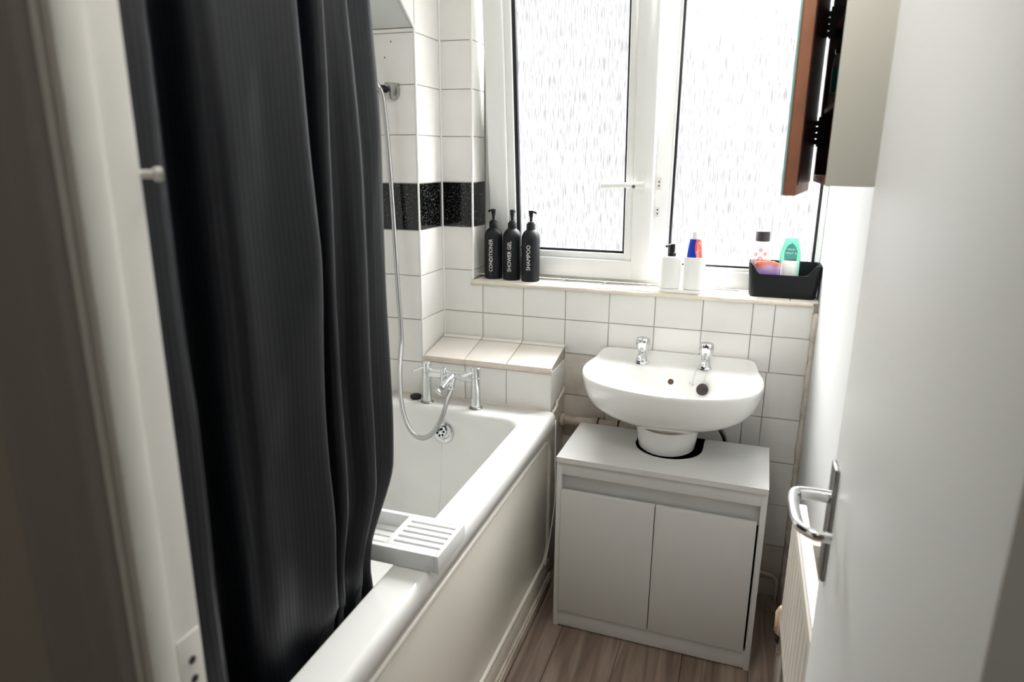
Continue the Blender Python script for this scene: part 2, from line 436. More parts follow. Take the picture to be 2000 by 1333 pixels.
# floor: planks
fl = struct(box('floor', XL-0.1, XW, YF, 0.0, -0.05, -0.004, dark_m), 'grey brown oak effect laminate floor')
pm = {}
pw = 0.192
x = 0.30-pw*4+0.128
row = 0
while x < XW:
    x0 = max(x, XL); x1 = min(x+pw, XW-0.001)
    y = YF-0.05 - (0.55 if row % 2 else 0.1)
    while y < 0:
        y0 = max(y, YF-0.05); y1 = min(y+1.2, -0.001)
        if y1-y0 > 0.02 and x1-x0 > 0.02:
            box('plank', x0+0.0005, x1-0.0005, y0+0.0005, y1-0.0005, -0.008, 0.0, floor_m, fl, bev=0.0012, seg=1)
        y += 1.2
    x += pw; row += 1

# ------------------------------------------------------------------ tiles
tcache = {}
def tile(parent, centre, w, h, nrm, m, th=0.006):
    """tile of size w x h (h vertical), outer face at centre, facing nrm"""
    key = (round(w, 4), round(h, 4), m.name)
    if key not in tcache:
        bm = bmesh.new()
        add_box(bm, -w/2, w/2, 0, th, -h/2, h/2)
        es = [e for e in bm.edges if all(v.co.y < 1e-6 for v in e.verts)]
        bmesh.ops.bevel(bm, geom=es, offset=0.0012, segments=2, affect='EDGES')
        bmesh.ops.recalc_face_normals(bm, faces=bm.faces)
        me = bpy.data.meshes.new('tile'); bm.to_mesh(me); bm.free(); me.materials.append(m)
        for p_ in me.polygons: p_.use_smooth = True
        me.set_sharp_from_angle(angle=math.radians(50))
        tcache[key] = me
    o = bpy.data.objects.new('tile', tcache[key]); COL.objects.link(o)
    o.parent = parent
    n = Vector(nrm)
    q = Vector((0, -1, 0)).rotation_difference(n)
    j = Matrix.Rotation(random.uniform(-.0025, .0025), 3, 'X') @ Matrix.Rotation(random.uniform(-.0025, .0025), 3, 'Z')
    R = (q.to_matrix() @ j)
    o.rotation_euler = R.to_euler()
    o.location = Vector(centre) - n*random.uniform(-0.0003, 0.0004)
    return o
G = 0.0027
def grid(parent, xs, zs, place, m, skip=None):
    for a, b in zip(xs, xs[1:]):
        for c, d in zip(zs, zs[1:]):
            if skip and skip((a+b)/2, (c+d)/2): continue
            w = b-a-G; h = d-c-G
            if w < 0.008 or h < 0.008: continue
            mm = m((a+b)/2, (c+d)/2) if callable(m) else m
            cx, n, flip = place((a+b)/2, (c+d)/2)
            tile(parent, cx, w, h, n, mm)
zrows_up = [ZL, ZL+P, ZL+2*P, ZL+3*P, ZL+4*P, ZL+5*P, ZL+6*P, ZL+7*P, ZL+8*P, ZC]
def mrow(a, z):
    if ZL+2*P < z < ZL+3*P: return granite_m
    return tile_m
back = lambda u, z: ((u, 0, z), (0, -1, 0), 0)
# beside the window
grid(wall_back, [C1, C2], zrows_up, back, mrow)
# over the window
grid(wall_back, [C2+i*P for i in range(8)]+[XW], [2.26, ZC], back, tile_m)
# under the sill: full row down to line ZL, then cut row, then rows to the floor
cols = [C1]+[i*P for i in range(7)]+[0.990, XW-0.012]
grid(wall_back, cols[1:], [ZL, ZS-0.014], back, tile_m)
tile(wall_back, ((C1+0)/2, 0, ZL+0.06+0.0), 0.155-G, 0.12-G, (0, -1, 0), tile_m) if False else None
grid(wall_back, [C1, 0.0], [ZL, ZS-0.014], back, tile_m)
grid(wall_back, cols, [0.812, ZL], back, tile_m, skip=lambda a, b: False)
cols2 = [i*P for i in range(2, 7)]+[0.984, XW-0.014]
def low(a, z):
    return tile_dirty if (a < 0.40 or z < 0.20) else tile_m
grid(wall_back, cols2, [0.002, 0.068, 0.196, 0.350, 0.504, 0.658, 0.812], back, low)
# pier front (tap end wall of the bath)
grid(wall_pier, [XL, C1-P, C1-0.004], [ZL-2*P, ZL-P, ZL]+zrows_up[1:7]+[1.870], lambda u, z: ((u, YB, z), (0, -1, 0), 0), mrow)
# pier side
ysd = [YB+0.0015, 0.0]
grid(wall_pier, ysd, [ZL-P, ZL]+zrows_up[1:], lambda u, z: ((C1-0.0, u, z), (1, 0, 0), 0), mrow)
# reveal left of window
rev = [0.0015, 0.118]
def mrev(a, z): return mrow(a, z)
grid(wall_back, rev, [ZS, ZL+P]+zrows_up[2:9], lambda u, z: ((C2, u, z), (1, 0, 0), 0), mrev)
# white edging strips on the outer corners
def strip(name, a, b, r, m, parent):
    return tube(name, [a, b], r, m, parent, seg=8)
strip('corner_bead', (C1-0.002, YB+0.002, ZL-P+0.02), (C1-0.002, YB+0.002, 1.87), 0.0035, upvc_m, wall_pier)
strip('corner_bead', (C2-0.002, 0.002, ZS), (C2-0.002, 0.002, 2.26), 0.004, upvc_m, wall_back)
strip('sealant_bead', (C1+0.002, -0.001, ZL-0.09), (C1+0.002, -0.001, 2.39), 0.004, seal_m if False else upvc_m, wall_back)
# sloping edge of the soffit: white tiled side
bm = bmesh.new()
v = [bm.verts.new((C1-0.001, y, z)) for y, z in ((ya-0.001, za), (yb, zb), (ya-0.001, zb))]
bm.faces.new(v)
r = bmesh.ops.extrude_face_region(bm, geom=bm.faces[:]); bmesh.ops.translate(bm, vec=(-0.003, 0, 0), verts=[x for x in r['geom'] if isinstance(x, bmesh.types.BMVert)])
fin(bm, 'side_panel', tile_m, soff)
tube('edge_strip', [(C1, ya-0.002, za-0.002), (C1, yb, zb-0.004)], 0.005, upvc_m, soff, seg=8)
# left wall tiles: barely seen behind the curtain
bm = bmesh.new()
for i in range(11):
    for j in range(11):
        y1 = YB-i*P; z0 = ZL-P*2+j*P
        add_box(bm, XL-0.003, XL, y1-P+G, y1, z0, min(z0+P-G, ZC-0.001))
o = fin(bm, 'tiles', tile_m, wl); o['kind'] = 'stuff'

# grubby sealant in the right hand corner and along the tile foot
bm = bmesh.new()
pts = []
zz = 0.02
while zz < ZS-0.02:
    pts.append((XW-0.006+random.uniform(-.002, .002), -0.006+random.uniform(-.002, .002), zz)); zz += 0.02
add_tube(bm, pts, [random.uniform(0.007, 0.012) for _ in pts], 8)
fin(bm, 'sealant_bead', seal_m, wr, True)

# ------------------------------------------------------------------ window sill (tiled)
sill = struct(box('trim_1', C2, XW, 0.002, 0.125, ZS-0.012, ZS-0.004, grout_m), 'white tiled window sill')
sxs = [C2+0.001]+[0.12+i*P*0.985 for i in range(0, 7)]+[XW-0.001]
for a, b in zip(sxs, sxs[1:]):
    box('tile', a+0.001, b-0.001, -0.004, YW+0.002, ZS-0.007, ZS, ledge_tile_m, sill, bev=0.0015)
bm = bmesh.new()
pts = [(x_, -0.006, ZS-0.010+random.uniform(-.0012, .0012)) for x_ in [C2-0.006+i*0.02 for i in range(58)]]
add_tube(bm, pts, [random.uniform(0.0065, 0.0085) for _ in pts], 8)
fin(bm, 'nosing', mat('cream_nosing', (226, 218, 202), 0.4, var=0.5, vscale=18, rgb2=(196, 178, 150)), sill, True)

# ------------------------------------------------------------------ tiled ledge
LZ0, LZ1 = 0.807, 0.842
ledge = empty('tiled_ledge', (0.08, -0.09, 0), 'low tiled ledge with sloping top between bath taps and window wall', 'ledge')
LO = ledge.location
def lp(o): o.parent = ledge; o.matrix_parent_inverse = Matrix.Translation(-Vector(LO)); return o
XR = 0.312
bm = bmesh.new()
A = [(C1, 0.002), (XR-0.004, 0.002)]
v = [bm.verts.new((x, y, z)) for x in (C1, XR-0.004) for y, z in ((YB+0.004, 0), (0.003, 0), (0.003, LZ1-0.007), (YB+0.004, LZ0-0.008))]
bm.faces.new(v[:4]); bm.faces.new(v[4:])
for i in range(4): bm.faces.new((v[i], v[(i+1) % 4], v[4+(i+1) % 4], v[4+i]))
lp(fin(bm, 'core', grout_m))
# top tiles
ang = math.atan2(LZ1-LZ0, -YB)
for a, b in ((C1+0.003, 0.0), (0.0, P), (P, XR+0.002)):
    L_ = -YB-0.024
    bm = bmesh.new(); add_box(bm, a+0.0015, b-0.0015, 0, L_/math.cos(ang), -0.007, 0, 0.0015)
    bmesh.ops.transform(bm, matrix=Matrix.Translation((0, YB-0.003, LZ0)) @ Matrix.Rotation(ang, 4, 'X'), verts=bm.verts)
    lp(fin(bm, 'tile', ledge_tile_m, smooth=True, angle=40))
    bm = bmesh.new(); add_box(bm, a+0.0015, b-0.0015, 0, 0.019, -0.007, 0.0, 0.001)
    bmesh.ops.transform(bm, matrix=Matrix.Translation((0, -0.023, LZ1-0.003)) @ Matrix.Rotation(ang*1.6, 4, 'X'), verts=bm.verts)
    lp(fin(bm, 'tile', ledge_tile_m, smooth=True, angle=40))
# front edge nosing and front tiles
lp(box('nosing', C1+0.002, XR+0.002, YB-0.006, YB+0.008, LZ0-0.019, LZ0-0.006, mat('tan_tile_edge', (222, 208, 196), 0.4, var=0.6, vscale=30, rgb2=(186, 164, 148)), bev=0.002))
for a, b in ((C1+0.002, 0.003), (0.003, P), (P, XR)):
    o = tile(ledge, ((a+b)/2, YB, (0.655+LZ0-0.02)/2), b-a-G, LZ0-0.02-0.655-G, (0, -1, 0), tile_m); lp(o)
    # its lower course down behind the bath
    o = tile(ledge, ((a+b)/2, YB, (0.655+0.501)/2), b-a-G, P-G, (0, -1, 0), tile_m); lp(o)
for (c_, d_) in ((0.655, 0.790), (0.501, 0.655), (0.347, 0.501), (0.193, 0.347), (0.04, 0.193)):
    o = tile(ledge, (XR, (YB+0.0)/2, (c_+d_)/2), -YB-G, d_-c_-G, (1, 0, 0), tile_dirty if d_ < 0.7 else tile_m); lp(o)

# ------------------------------------------------------------------ window
win = bpy.data.objects.new('window_1', None); COL.objects.link(win); win.location = (0.54, YW, ZS); win['kind'] = 'structure'
win['label'] = 'white plastic window with a tilted casement left and a fixed pane right'
WT = 2.26
def wp(o, par=None):
    par = par or win
    o.parent = par
    return o
def unw(o, par):
    o.parent = par; o.matrix_parent_inverse = par_inv[par.name]; return o
wi = Matrix.Translation(-Vector(win.location))
# fixed outer frame: profiles with glazing bevel
def frame_bar(bm, x0, x1, z0, z1, y0=YW, y1=YW+0.06, bev=0.006):
    add_box(bm, x0, x1, y0, y1, z0, z1, bev, 2)
bm = bmesh.new()
frame_bar(bm, C2, 0.045, ZS, WT, y0=YW-0.0008)
frame_bar(bm, C2, XW, ZS, ZS+0.060)
frame_bar(bm, 0.545, 0.622, ZS+0.054, WT, y0=YW-0.0008)
frame_bar(bm, 1.090+0.014, XW, ZS, WT, y0=YW-0.0008, bev=0.004)
frame_bar(bm, C2, XW, WT-0.06, WT)
o = fin(bm, 'frame', upvc_m, smooth=True, angle=40); o.parent = win; o.matrix_parent_inverse = wi
# glazing bead of fixed pane (slopes to the glass)
bm = bmesh.new()
add_box(bm, 0.618, 0.632, YW+0.008, YW+0.03, ZS+0.055, WT-0.05, 0.004)
add_box(bm, 1.098, 1.108, YW+0.008, YW+0.03, ZS+0.055, WT-0.05, 0.003)
add_box(bm, 0.618, 1.108, YW+0.008, YW+0.03, ZS+0.052, ZS+0.072, 0.004)
o = fin(bm, 'glazing_bead', upvc_m, smooth=True, angle=40); o.parent = win; o.matrix_parent_inverse = wi
bm = bmesh.new()
for a in ((0.630, 0.640, ZS+0.068, WT-0.05), (1.090, 1.101, ZS+0.068, WT-0.05), (0.630, 1.101, ZS+0.0685, ZS+0.079)):
    add_box(bm, a[0], a[1], YW+0.012, YW+0.028, a[2], a[3], 0.002)
o = fin(bm, 'gasket', gask_m, smooth=True, angle=40); o.parent = win; o.matrix_parent_inverse = wi
o = box('pane', 0.630, 1.102, YW+0.026, YW+0.030, ZS+0.066, WT-0.045, glass_m); o.parent = win; o.matrix_parent_inverse = wi
# lock keeps on the mullion
for zc, hh in ((1.398, 0.040), (1.306, 0.034)):
    o = box('lock_keep', 0.583, 0.597, YW-0.004, YW+0.002, zc-hh/2, zc+hh/2, mat('keep_metal', (214, 212, 206), 0.4), bev=0.001); o.parent = win; o.matrix_parent_inverse = wi
    for dz in (-0.006, 0.007):
        s_ = lathe('screw', [(0.0026, 0), (0.0026, 0.0012)], (0.590, YW-0.004, zc+dz), rub_m, seg=12, axis=(0, -1, 0))
        s_.parent = o
# tilted sash (own coordinate system: origin at bottom hinge line)
sash = bpy.data.objects.new('sash', None); COL.objects.link(sash)
sash.parent = win; sash.matrix_parent_inverse = wi
SZ = 1.070
sash.location = (0.0, YW-0.006, SZ); sash.rotation_euler = (math.radians(6.0), 0, 0)
SX0, SX1 = -0.002, 0.577
SH = 1.16
def sb(bm, x0, x1, z0, z1, y0=-0.014, y1=0.05, bev=0.006):
    add_box(bm, x0, x1, y0, y1, z0, z1, bev, 2)
bm = bmesh.new()
sb(bm, SX0, SX0+0.070, 0, SH, y0=-0.0146); sb(bm, SX1-0.066, SX1, 0, SH, y0=-0.0146)
sb(bm, SX0+0.060, SX1-0.060, 0.0, 0.068); sb(bm, SX0+0.06, SX1-0.06, SH-0.068, SH)
fin(bm, 'sash_frame', upvc_m, sash, True, angle=40)
bm = bmesh.new()
sb(bm, SX0+0.068, SX0+0.096, 0.062, SH-0.06, -0.0046, 0.03, 0.005); sb(bm, SX1-0.092, SX1-0.064, 0.062, SH-0.06, -0.0046, 0.03, 0.005)
sb(bm, SX0+0.068, SX1-0.064, 0.066, 0.090, -0.004, 0.03, 0.005)
fin(bm, 'glazing_bead', upvc_m, sash, True, angle=40)
bm = bmesh.new()
gx0, gx1, gz0 = SX0+0.094, SX1-0.090, 0.088
for a in ((gx0, gx0+0.015, gz0, SH-0.06), (gx1-0.0085, gx1, gz0, SH-0.06), (gx0, gx1, gz0, gz0+0.011)):
    add_box(bm, a[0], a[1], 0.004, 0.02, a[2], a[3], 0.002)
fin(bm, 'gasket', gask_m, sash, True, angle=40)
box('pane', gx0, gx1, 0.014, 0.018, gz0, SH-0.06, glass_m, sash)
# window handle : rose plate + lever pointing left
hd = Vector((0.535, -0.014, 0.330))
bm = bmesh.new()
add_prism(bm, [(hd.x+0.014*math.cos(t), 0.034*math.sin(t)) for t in (2*PI*i/28 for i in range(28))], 0, 0.006, Matrix.Translation((0, hd.y, hd.z)) @ Matrix.Rotation(PI/2, 4, 'X'))
hdl = fin(bm, 'handle_plate', upvc_m, sash, True, angle=40)
bm = bmesh.new()
pts = smoothpath([(hd.x+0.018, hd.y-0.022, hd.z), (hd.x, hd.y-0.025, hd.z), (hd.x-0.035, hd.y-0.028, hd.z+0.001), (hd.x-0.075, hd.y-0.032, hd.z+0.001), (hd.x-0.125, hd.y-0.034, hd.z-0.001)], 6)
n_ = len(pts); add_tube(bm, pts, [0.0160-0.0068*min(1, i/(n_*0.4)) + (0.0025*max(0, (i/n_-0.7)/0.3)) for i in range(n_)], 12, sy=0.8)
add_lathe(bm, [(0.013, 0), (0.012, 0.02)], (hd.x, hd.y-0.004, hd.z), 16, (0, -1, 0))
fin(bm, 'window_handle', plw_m, sash, True, angle=50)
lathe('key_cylinder', [(0.0055, 0), (0.0055, 0.003)], (hd.x-0.016, hd.y-0.036, hd.z-0.002), steel_m, sash, seg=16, axis=(0, -1, 0))

# ------------------------------------------------------------------ door frame (jamb with stop, architrave on the hall side)
fr = bpy.data.objects.new('trim_2', None); COL.objects.link(fr); fr['kind'] = 'structure'
fr['label'] = 'white gloss door frame with moulded architrave at the left of the doorway'
box('jamb', XJ0-0.014, XJ0, YH, YF, 0, 2.02, gloss_m, fr, bev=0.002)
box('door_stop', XJ0, XJ0+0.0085, YH+0.003, YF-0.032, 0, 2.0, gloss_m, fr, bev=0.004)
box('jamb', XJ1, XJ1+0.014, YH, YF, 0, 2.02, gloss_m, fr, bev=0.002)
box('jamb', XJ0-0.014, XJ1+0.014, YH, YF, 2.006, 2.02, gloss_m, fr, bev=0.002)
# moulded architrave section swept up
def arch(xin, sgn, nm='architrave'):
    prof = [(0, 0), (0.003, -0.006), (0.006, -0.009), (0.016, -0.011), (0.020, -0.013), (0.022, -0.011), (0.026, -0.010), (0.044, -0.014), (0.050, -0.019), (0.055, -0.021), (0.060, -0.020), (0.063, -0.016), (0.063, 0)]
    bm = bmesh.new()
    rings = [[Vector((xin+sgn*a, YH+b, z)) for a, b in prof] for z in (0.0, 2.09)]
    add_loft(bm, rings)
    return fin(bm, nm, mat('hall_gloss', (168, 164, 157), 0.4, var=0.1, bump=0.1, bscale=20), fr, True, angle=60)
arch(XJ0-0.004, -1); arch(XJ1+0.004, 1)
# strike plate with two screw holes on the jamb, paint blob on the edge
sp = box('strike_plate', XJ0, XJ0+0.0015, YF-0.026, YF-0.003, 0.985, 1.108, gloss_m, fr, bev=0.0005)
for zz_ in (1.084, 1.066):
    lathe('screw', [(0.0035, 0), (0.0035, 0.0008)], (XJ0+0.0015, YF-0.014, zz_), rub_m, sp, seg=12, axis=(1, 0, 0))
lathe('hook', [(0.003, 0), (0.003, 0.010), (0.005, 0.012), (0.005, 0.016)], (XJ0-0.004, YF-0.001, 1.466), gloss_m, fr, seg=12, axis=(0.5, 0.8, 0))

# ------------------------------------------------------------------ door leaf, open along the right wall
door = bpy.data.objects.new('door_1', None); COL.objects.link(door); door['kind'] = 'structure'
door['label'] = 'plain white door standing open at the right'
DX = 1.030
box('leaf', DX, DX+0.034, -1.868, -1.272, 0.006, 1.985, door_m, door, bev=0.0015)
hp = box('handle_plate', DX-0.006, DX, -1.321, -1.281, 0.900, 1.072, steel_m, door, bev=0.002)
# lever: neck out, bar towards the hinge, return to the door
bm = bmesh.new()
hx = DX-0.006; hy = -1.298; hz = 1.022
pts = smoothpath([(hx, hy, hz), (hx-0.030, hy, hz), (hx-0.044, hy-0.006, hz), (hx-0.048, hy-0.03, hz-0.001), (hx-0.047, hy-0.07, hz-0.002), (hx-0.042, hy-0.098, hz-0.003), (hx-0.026, hy-0.112, hz-0.003), (hx-0.008, hy-0.114, hz-0.003)], 6)
add_tube(bm, pts, 0.0095, 12, sy=0.7)
fin(bm, 'lever', chrome_m, hp, True, angle=50)
for zz_ in (0.45, 1.62):
    box('hinge', DX+0.034, DX+0.040, -1.885, -1.860, zz_, zz_+0.075, steel_m, door, bev=0.001)

# ------------------------------------------------------------------ bath
bath = empty('bathtub', (0.0, -1.03, 0), 'white acrylic bathtub with chrome overflow and moulded side panel', 'bathtub')
bi = Matrix.Translation(-Vector(bath.location))
def bpn(o): o.parent = bath; o.matrix_parent_inverse = bi; return o
BX0, BX1, BY0, BY1, BZ = XL+0.001, 0.333, YF+0.006, YB-0.004, 0.660
rings = [rrect(BX0+.004, BX1-.004, BY0+.004, BY1, 0.012, BZ-0.056), rrect(BX0, BX1, BY0, BY1, 0.012, BZ-0.052), rrect(BX0, BX1, BY0, BY1, 0.012, BZ-0.016),
         rrect(BX0+0.002, BX1-0.003, BY0+0.002, BY1-0.001, 0.014, BZ-0.009), rrect(BX0+0.008, BX1-0.007, BY0+0.008, BY1-0.002, 0.018, BZ-0.002), rrect(BX0+0.016, BX1-0.013, BY0+0.016, BY1-0.003, 0.022, BZ)]
IX0, IX1, IY0, IY1 = -0.315, 0.252, -1.775, -0.292
rings += [rrect(IX0, IX1, IY0, IY1, 0.060, BZ), rrect(IX0+.004, IX1-.004, IY0+.004, IY1-.004, 0.058, BZ-0.0015), rrect(IX0+.009, IX1-.009, IY0+.010, IY1-.009, 0.056, BZ-0.007), rrect(IX0+.013, IX1-.013, IY0+.02, IY1-.012, 0.056, BZ-0.018)]
for t in (0.15, 0.3, 0.45, 0.6, 0.75, 0.86):
    rings.append(rrect(IX0+.013+.05*t, IX1-.013-.05*t, IY0+.02+.26*t, IY1-.012-.05*t, 0.056+.05*t, BZ-0.018-0.37*t))
for a, dz in ((0.012, 0.352), (0.028, 0.374), (0.050, 0.388), (0.08, 0.394), (0.14, 0.397), (0.2, 0.398)):
    rings.append(rrect(IX0+.056+a, IX1-.056-a, IY0+.24+a, IY1-.055-a, max(0.106-a*.3, 0.03), BZ-0.018-dz))
bm = bmesh.new(); add_loft(bm, rings, cap0=False)
bpn(fin(bm, 'tub', acr_m, smooth=True))
bpn(box('side_panel', 0.298, 0.317, BY0, BY1-0.004, 0.052, BZ-0.050, panel_m, bev=0.003))
# beads framing the panel field: rounded rectangle loop
bm = bmesh.new()
loop = rrect(BY0+0.03, BY1-0.028, 0.125, 0.575, 0.060, 0, 8)
add_tube(bm, [(0.3185, p_.x, p_.y) for p_ in loop], 0.0075, 8, closed=True, sy=1.0)
bpn(fin(bm, 'bead', panel_m, smooth=True))
bpn(box('panel_foot', 0.312, 0.324, BY0, BY1-0.004, 0.052, 0.105, panel_m, bev=0.005))
# overflow: domed ring plate, holes
ov = Vector((-0.022, IY1-0.024, 0.586)); oax = Vector((0, -1, 0.10)).normalized()
o = bpn(lathe('overflow', [(0.036, -0.002), (0.036, 0.002), (0.033, 0.004), (0.024, 0.004), (0.021, 0.001), (0.001, 0.001)], ov, chrome_m, seg=40, axis=oax))
oa = oax.orthogonal().normalized(); ob_ = oax.cross(oa)
lathe('grille', [(0.020, 0.001), (0.020, 0.007), (0.017, 0.010), (0.001, 0.010)], ov+Vector((-0.006, 0, 0.002)), chrome_m, o, seg=32, axis=oax)
for i in range(6):
    t = 2*PI*(i+.5)/6
    lathe('hole', [(0.0042, 0), (0.0042, 0.0008)], ov+Vector((-0.006, 0, 0.002))+oax*0.0098+(oa*math.cos(t)+ob_*math.sin(t))*0.0115, dark_m, o, seg=14, axis=oax)
# bath chain hanging from the overflow down to the tub floor
bm = bmesh.new()
cp = smoothpath([ov+Vector((0.002, -0.012, -0.010)), ov+Vector((0.002, -0.020, -0.06)), ov+Vector((0.001, -0.030, -0.18)), ov+Vector((-0.002, -0.045, -0.27)), ov+Vector((-0.006, -0.09, -0.312)), ov+Vector((-0.02, -0.15, -0.322))], 26)
for p_ in cp[::1]:
    add_lathe(bm, [(0.0005, -0.0011), (0.0011, -0.0005), (0.0011, 0.0005), (0.0005, 0.0011)], p_, 6)
tag(fin(bm, 'plug_chain', chrome_m, smooth=True), 'thin silver ball chain hanging down inside the bath from the overflow', 'chain')
# timber strip at the foot of the panel
struct(box('baseboard_bath', 0.300, 0.330, BY0, -0.19, 0, 0.052, trimw_m, bev=0.004), 'worn cream painted strip along the foot of the bath panel')
bm = bmesh.new()
for k_ in range(3): add_tube(bm, [(0.3305, BY0, 0.014+k_*0.012), (0.3305, -0.20, 0.014+k_*0.012)], 0.0035, 6)
o = fin(bm, 'bead', trimw_m, bpy.data.objects['baseboard_bath'], True)
# sealant between bath and tiles
bm = bmesh.new()
pts = [(x_, YB-0.004, BZ+random.uniform(-.001, .001)) for x_ in [XL+0.01+i*0.02 for i in range(35)]]
add_tube(bm, pts, 0.004, 6)
bpn(fin(bm, 'sealant_bead', mat('bath_sealant', (222, 214, 204), 0.4, var=0.6, vscale=20, rgb2=(190, 170, 150)), smooth=True))

# black plug standing on the bath deck
bm = bmesh.new()
c = (-0.166, -0.226, BZ)
add_lathe(bm, [(0.017, 0), (0.020, 0.004), (0.0205, 0.009), (0.017, 0.013), (0.007, 0.014), (0.0055, 0.017), (0.002, 0.018)], c, 28)
for i in range(8):
    t = 2*PI*i/8; add_lathe(bm, [(0.0035, 0.006), (0.004, 0.010), (0.001, 0.0145)], (c[0]+0.0165*math.cos(t), c[1]+0.0165*math.sin(t), BZ), 8)
tag(fin(bm, 'bath_plug', rub_m, smooth=True, angle=50), 'black rubber bath plug lying on the bath deck beside the mixer', 'plug')

# ------------------------------------------------------------------ bath shower mixer
mx = empty('bath_mixer', (-0.015, -0.247, BZ), 'chrome bath shower mixer on two pillars in front of the ledge', 'tap')
mi = Matrix.Translation(-Vector(mx.location))
def mp_(o): o.parent = mx; o.matrix_parent_inverse = mi; return o
px0, px1, py = -0.112, 0.069, -0.247
ztop = 0.800
for xx in (px0, px1):
    c = (xx, py, BZ)
    mp_(lathe('pillar', [(0.0195, 0), (0.0195, 0.003), (0.0160, 0.004), (0.0160, 0.108), (0.0150, 0.109), (0.0160, 0.110), (0.0160, 0.142), (0.0140, 0.144), (0.001, 0.144)], c, chrome_m, seg=36))
    mp_(lathe('flange', [(0.0225, -0.0), (0.0225, 0.003), (0.0200, 0.005), (0.016, 0.0055)], c, steel_m, seg=36))
    mp_(tube('lever', [(xx-0.004, py-0.008, ztop-0.012), (xx-0.030, py-0.046, ztop-0.018)], [0.0055, 0.0046], chrome_m, seg=12))
bm = bmesh.new()
add_tube(bm, [(px0, py, 0.762), (px1, py, 0.762)], 0.0118, 20)
add_tube(bm, smoothpath([(px0+0.010, py, 0.778), (px0+0.022, py, 0.7765), (px1-0.022, py, 0.7765), (px1-0.010, py, 0.778)], 4), 0.0068, 14)
mp_(fin(bm, 'bridge', chrome_m, smooth=True, angle=50))
# diverter knob, spout and hose outlet
mp_(lathe('diverter', [(0.012, -0.014), (0.012, 0.010), (0.0100, 0.011), (0.0100, 0.033), (0.008, 0.035), (0.001, 0.035)], (-0.045, py-0.008, 0.758), chrome_m, seg=28))
bm = bmesh.new()
add_tube(bm, [(-0.015, py-0.004, 0.762), (-0.018, py-0.030, 0.758), (-0.026, py-0.070, 0.742)], [0.0145, 0.0115, 0.010], 20)
add_lathe(bm, [(0.009, -0.002), (0.016, 0.004), (0.017, 0.009), (0.013, 0.011), (0.001, 0.008)], (-0.030, py-0.078, 0.738), 24, (-0.25, -0.6, -0.5))
mp_(fin(bm, 'spout', chrome_m, smooth=True, angle=50))
mp_(lathe('hose_outlet', [(0.0115, -0.006), (0.0115, 0.004), (0.0105, 0.005), (0.0105, 0.026), (0.001, 0.026)], (-0.008, py-0.022, 0.752), chrome_m, seg=24, axis=(0.12, -0.72, -0.68)))

# ribbed hose up to the bracket
hp_ = [(-0.004, -0.290, 0.727), (-0.005, -0.315, 0.705), (-0.012, -0.348, 0.652), (-0.034, -0.368, 0.604), (-0.074, -0.376, 0.582), (-0.118, -0.370, 0.604), (-0.158, -0.345, 0.670), (-0.188, -0.298, 0.770),
       (-0.208, -0.240, 0.880), (-0.219, -0.228, 1.020), (-0.228, -0.222, 1.20), (-0.236, -0.218, 1.38), (-0.244, -0.218, 1.55), (-0.251, -0.222, 1.655), (-0.256, -0.232, 1.690)]
path = smoothpath(hp_, 60)
# resample evenly
acc = [path[0]]; step = 0.0021; d = 0
cur = path[0]
for p_ in path[1:]:
    seg_ = (p_-cur).length
    while seg_ >= step:
        cur = cur+(p_-cur)*(step/seg_); acc.append(cur.copy()); seg_ = (p_-cur).length
bm = bmesh.new(); add_tube(bm, acc, [0.0084 if i % 2 else 0.0068 for i in range(len(acc))], 10)
tag(fin(bm, 'shower_hose', mat('hose_chrome', (186, 187, 187), 0.32, metal=1.0), smooth=True, angle=180), 'ribbed chrome shower hose looping from the bath mixer up the wall', 'hose')
# bracket + handset
br = empty('shower_bracket', (-0.236, YB, 1.688), 'grey shower head bracket fixed on tiles beside the curtain', 'bracket')
bm = bmesh.new()
poly = [(-0.024, 0.024), (0.022, 0.020), (0.025, 0.0), (0.022, -0.018), (0.012, -0.030), (-0.004, -0.032), (-0.016, -0.020), (-0.022, 0.0)]
rings = [[Vector((x_*s, -h, z_*s)) for x_, z_ in poly] for s, h in ((1, 0), (1, 0.006), (0.92, 0.016), (0.6, 0.020))]
add_loft(bm, rings)
fin(bm, 'plate', mat('satin_chrome', (178, 178, 172), 0.22, metal=0.9), br, True, angle=30)
lathe('holder', [(0.011, 0), (0.011, 0.030), (0.014, 0.032), (0.014, 0.044), (0.010, 0.046)], (-0.014, -0.010, 0.0), blk_m, br, seg=20, axis=(-0.5, -0.86, 0.1))
hs = empty('shower_handset', (-0.256, -0.234, 1.692), 'chrome shower handset in its bracket half hidden by the curtain', 'shower head')
tube('grip', [(0.0, 0, -0.004), (-0.012, -0.006, 0.018), (-0.05, -0.025, 0.075), (-0.085, -0.045, 0.13)], [0.008, 0.010, 0.011, 0.012], chrome_m, hs, seg=18)
lathe('head', [(0.012, 0), (0.030, 0.012), (0.036, 0.020), (0.035, 0.026), (0.001, 0.027)], (-0.087, -0.046, 0.135), chrome_m, hs, seg=32, axis=(0.45, -0.7, -0.5))
# old screw holes in the pier tile
for (xx, zz_) in ((-0.238, 1.832), (-0.262, 1.786)):
    lathe('screw_hole', [(0.0022, 0), (0.0022, 0.001)], (xx, YB-0.0006, zz_), rub_m, wall_pier, seg=10, axis=(0, -1, 0))

# ------------------------------------------------------------------ shower curtain + rod
rod = empty('shower_rail', (0.16, -1.03, 2.12), 'white shower rail above the bath', 'rail')
tube('rod', [(0, YF+1.03, 0), (0, YB+1.03, 0)], 0.0125, plw_m, rod, seg=20)
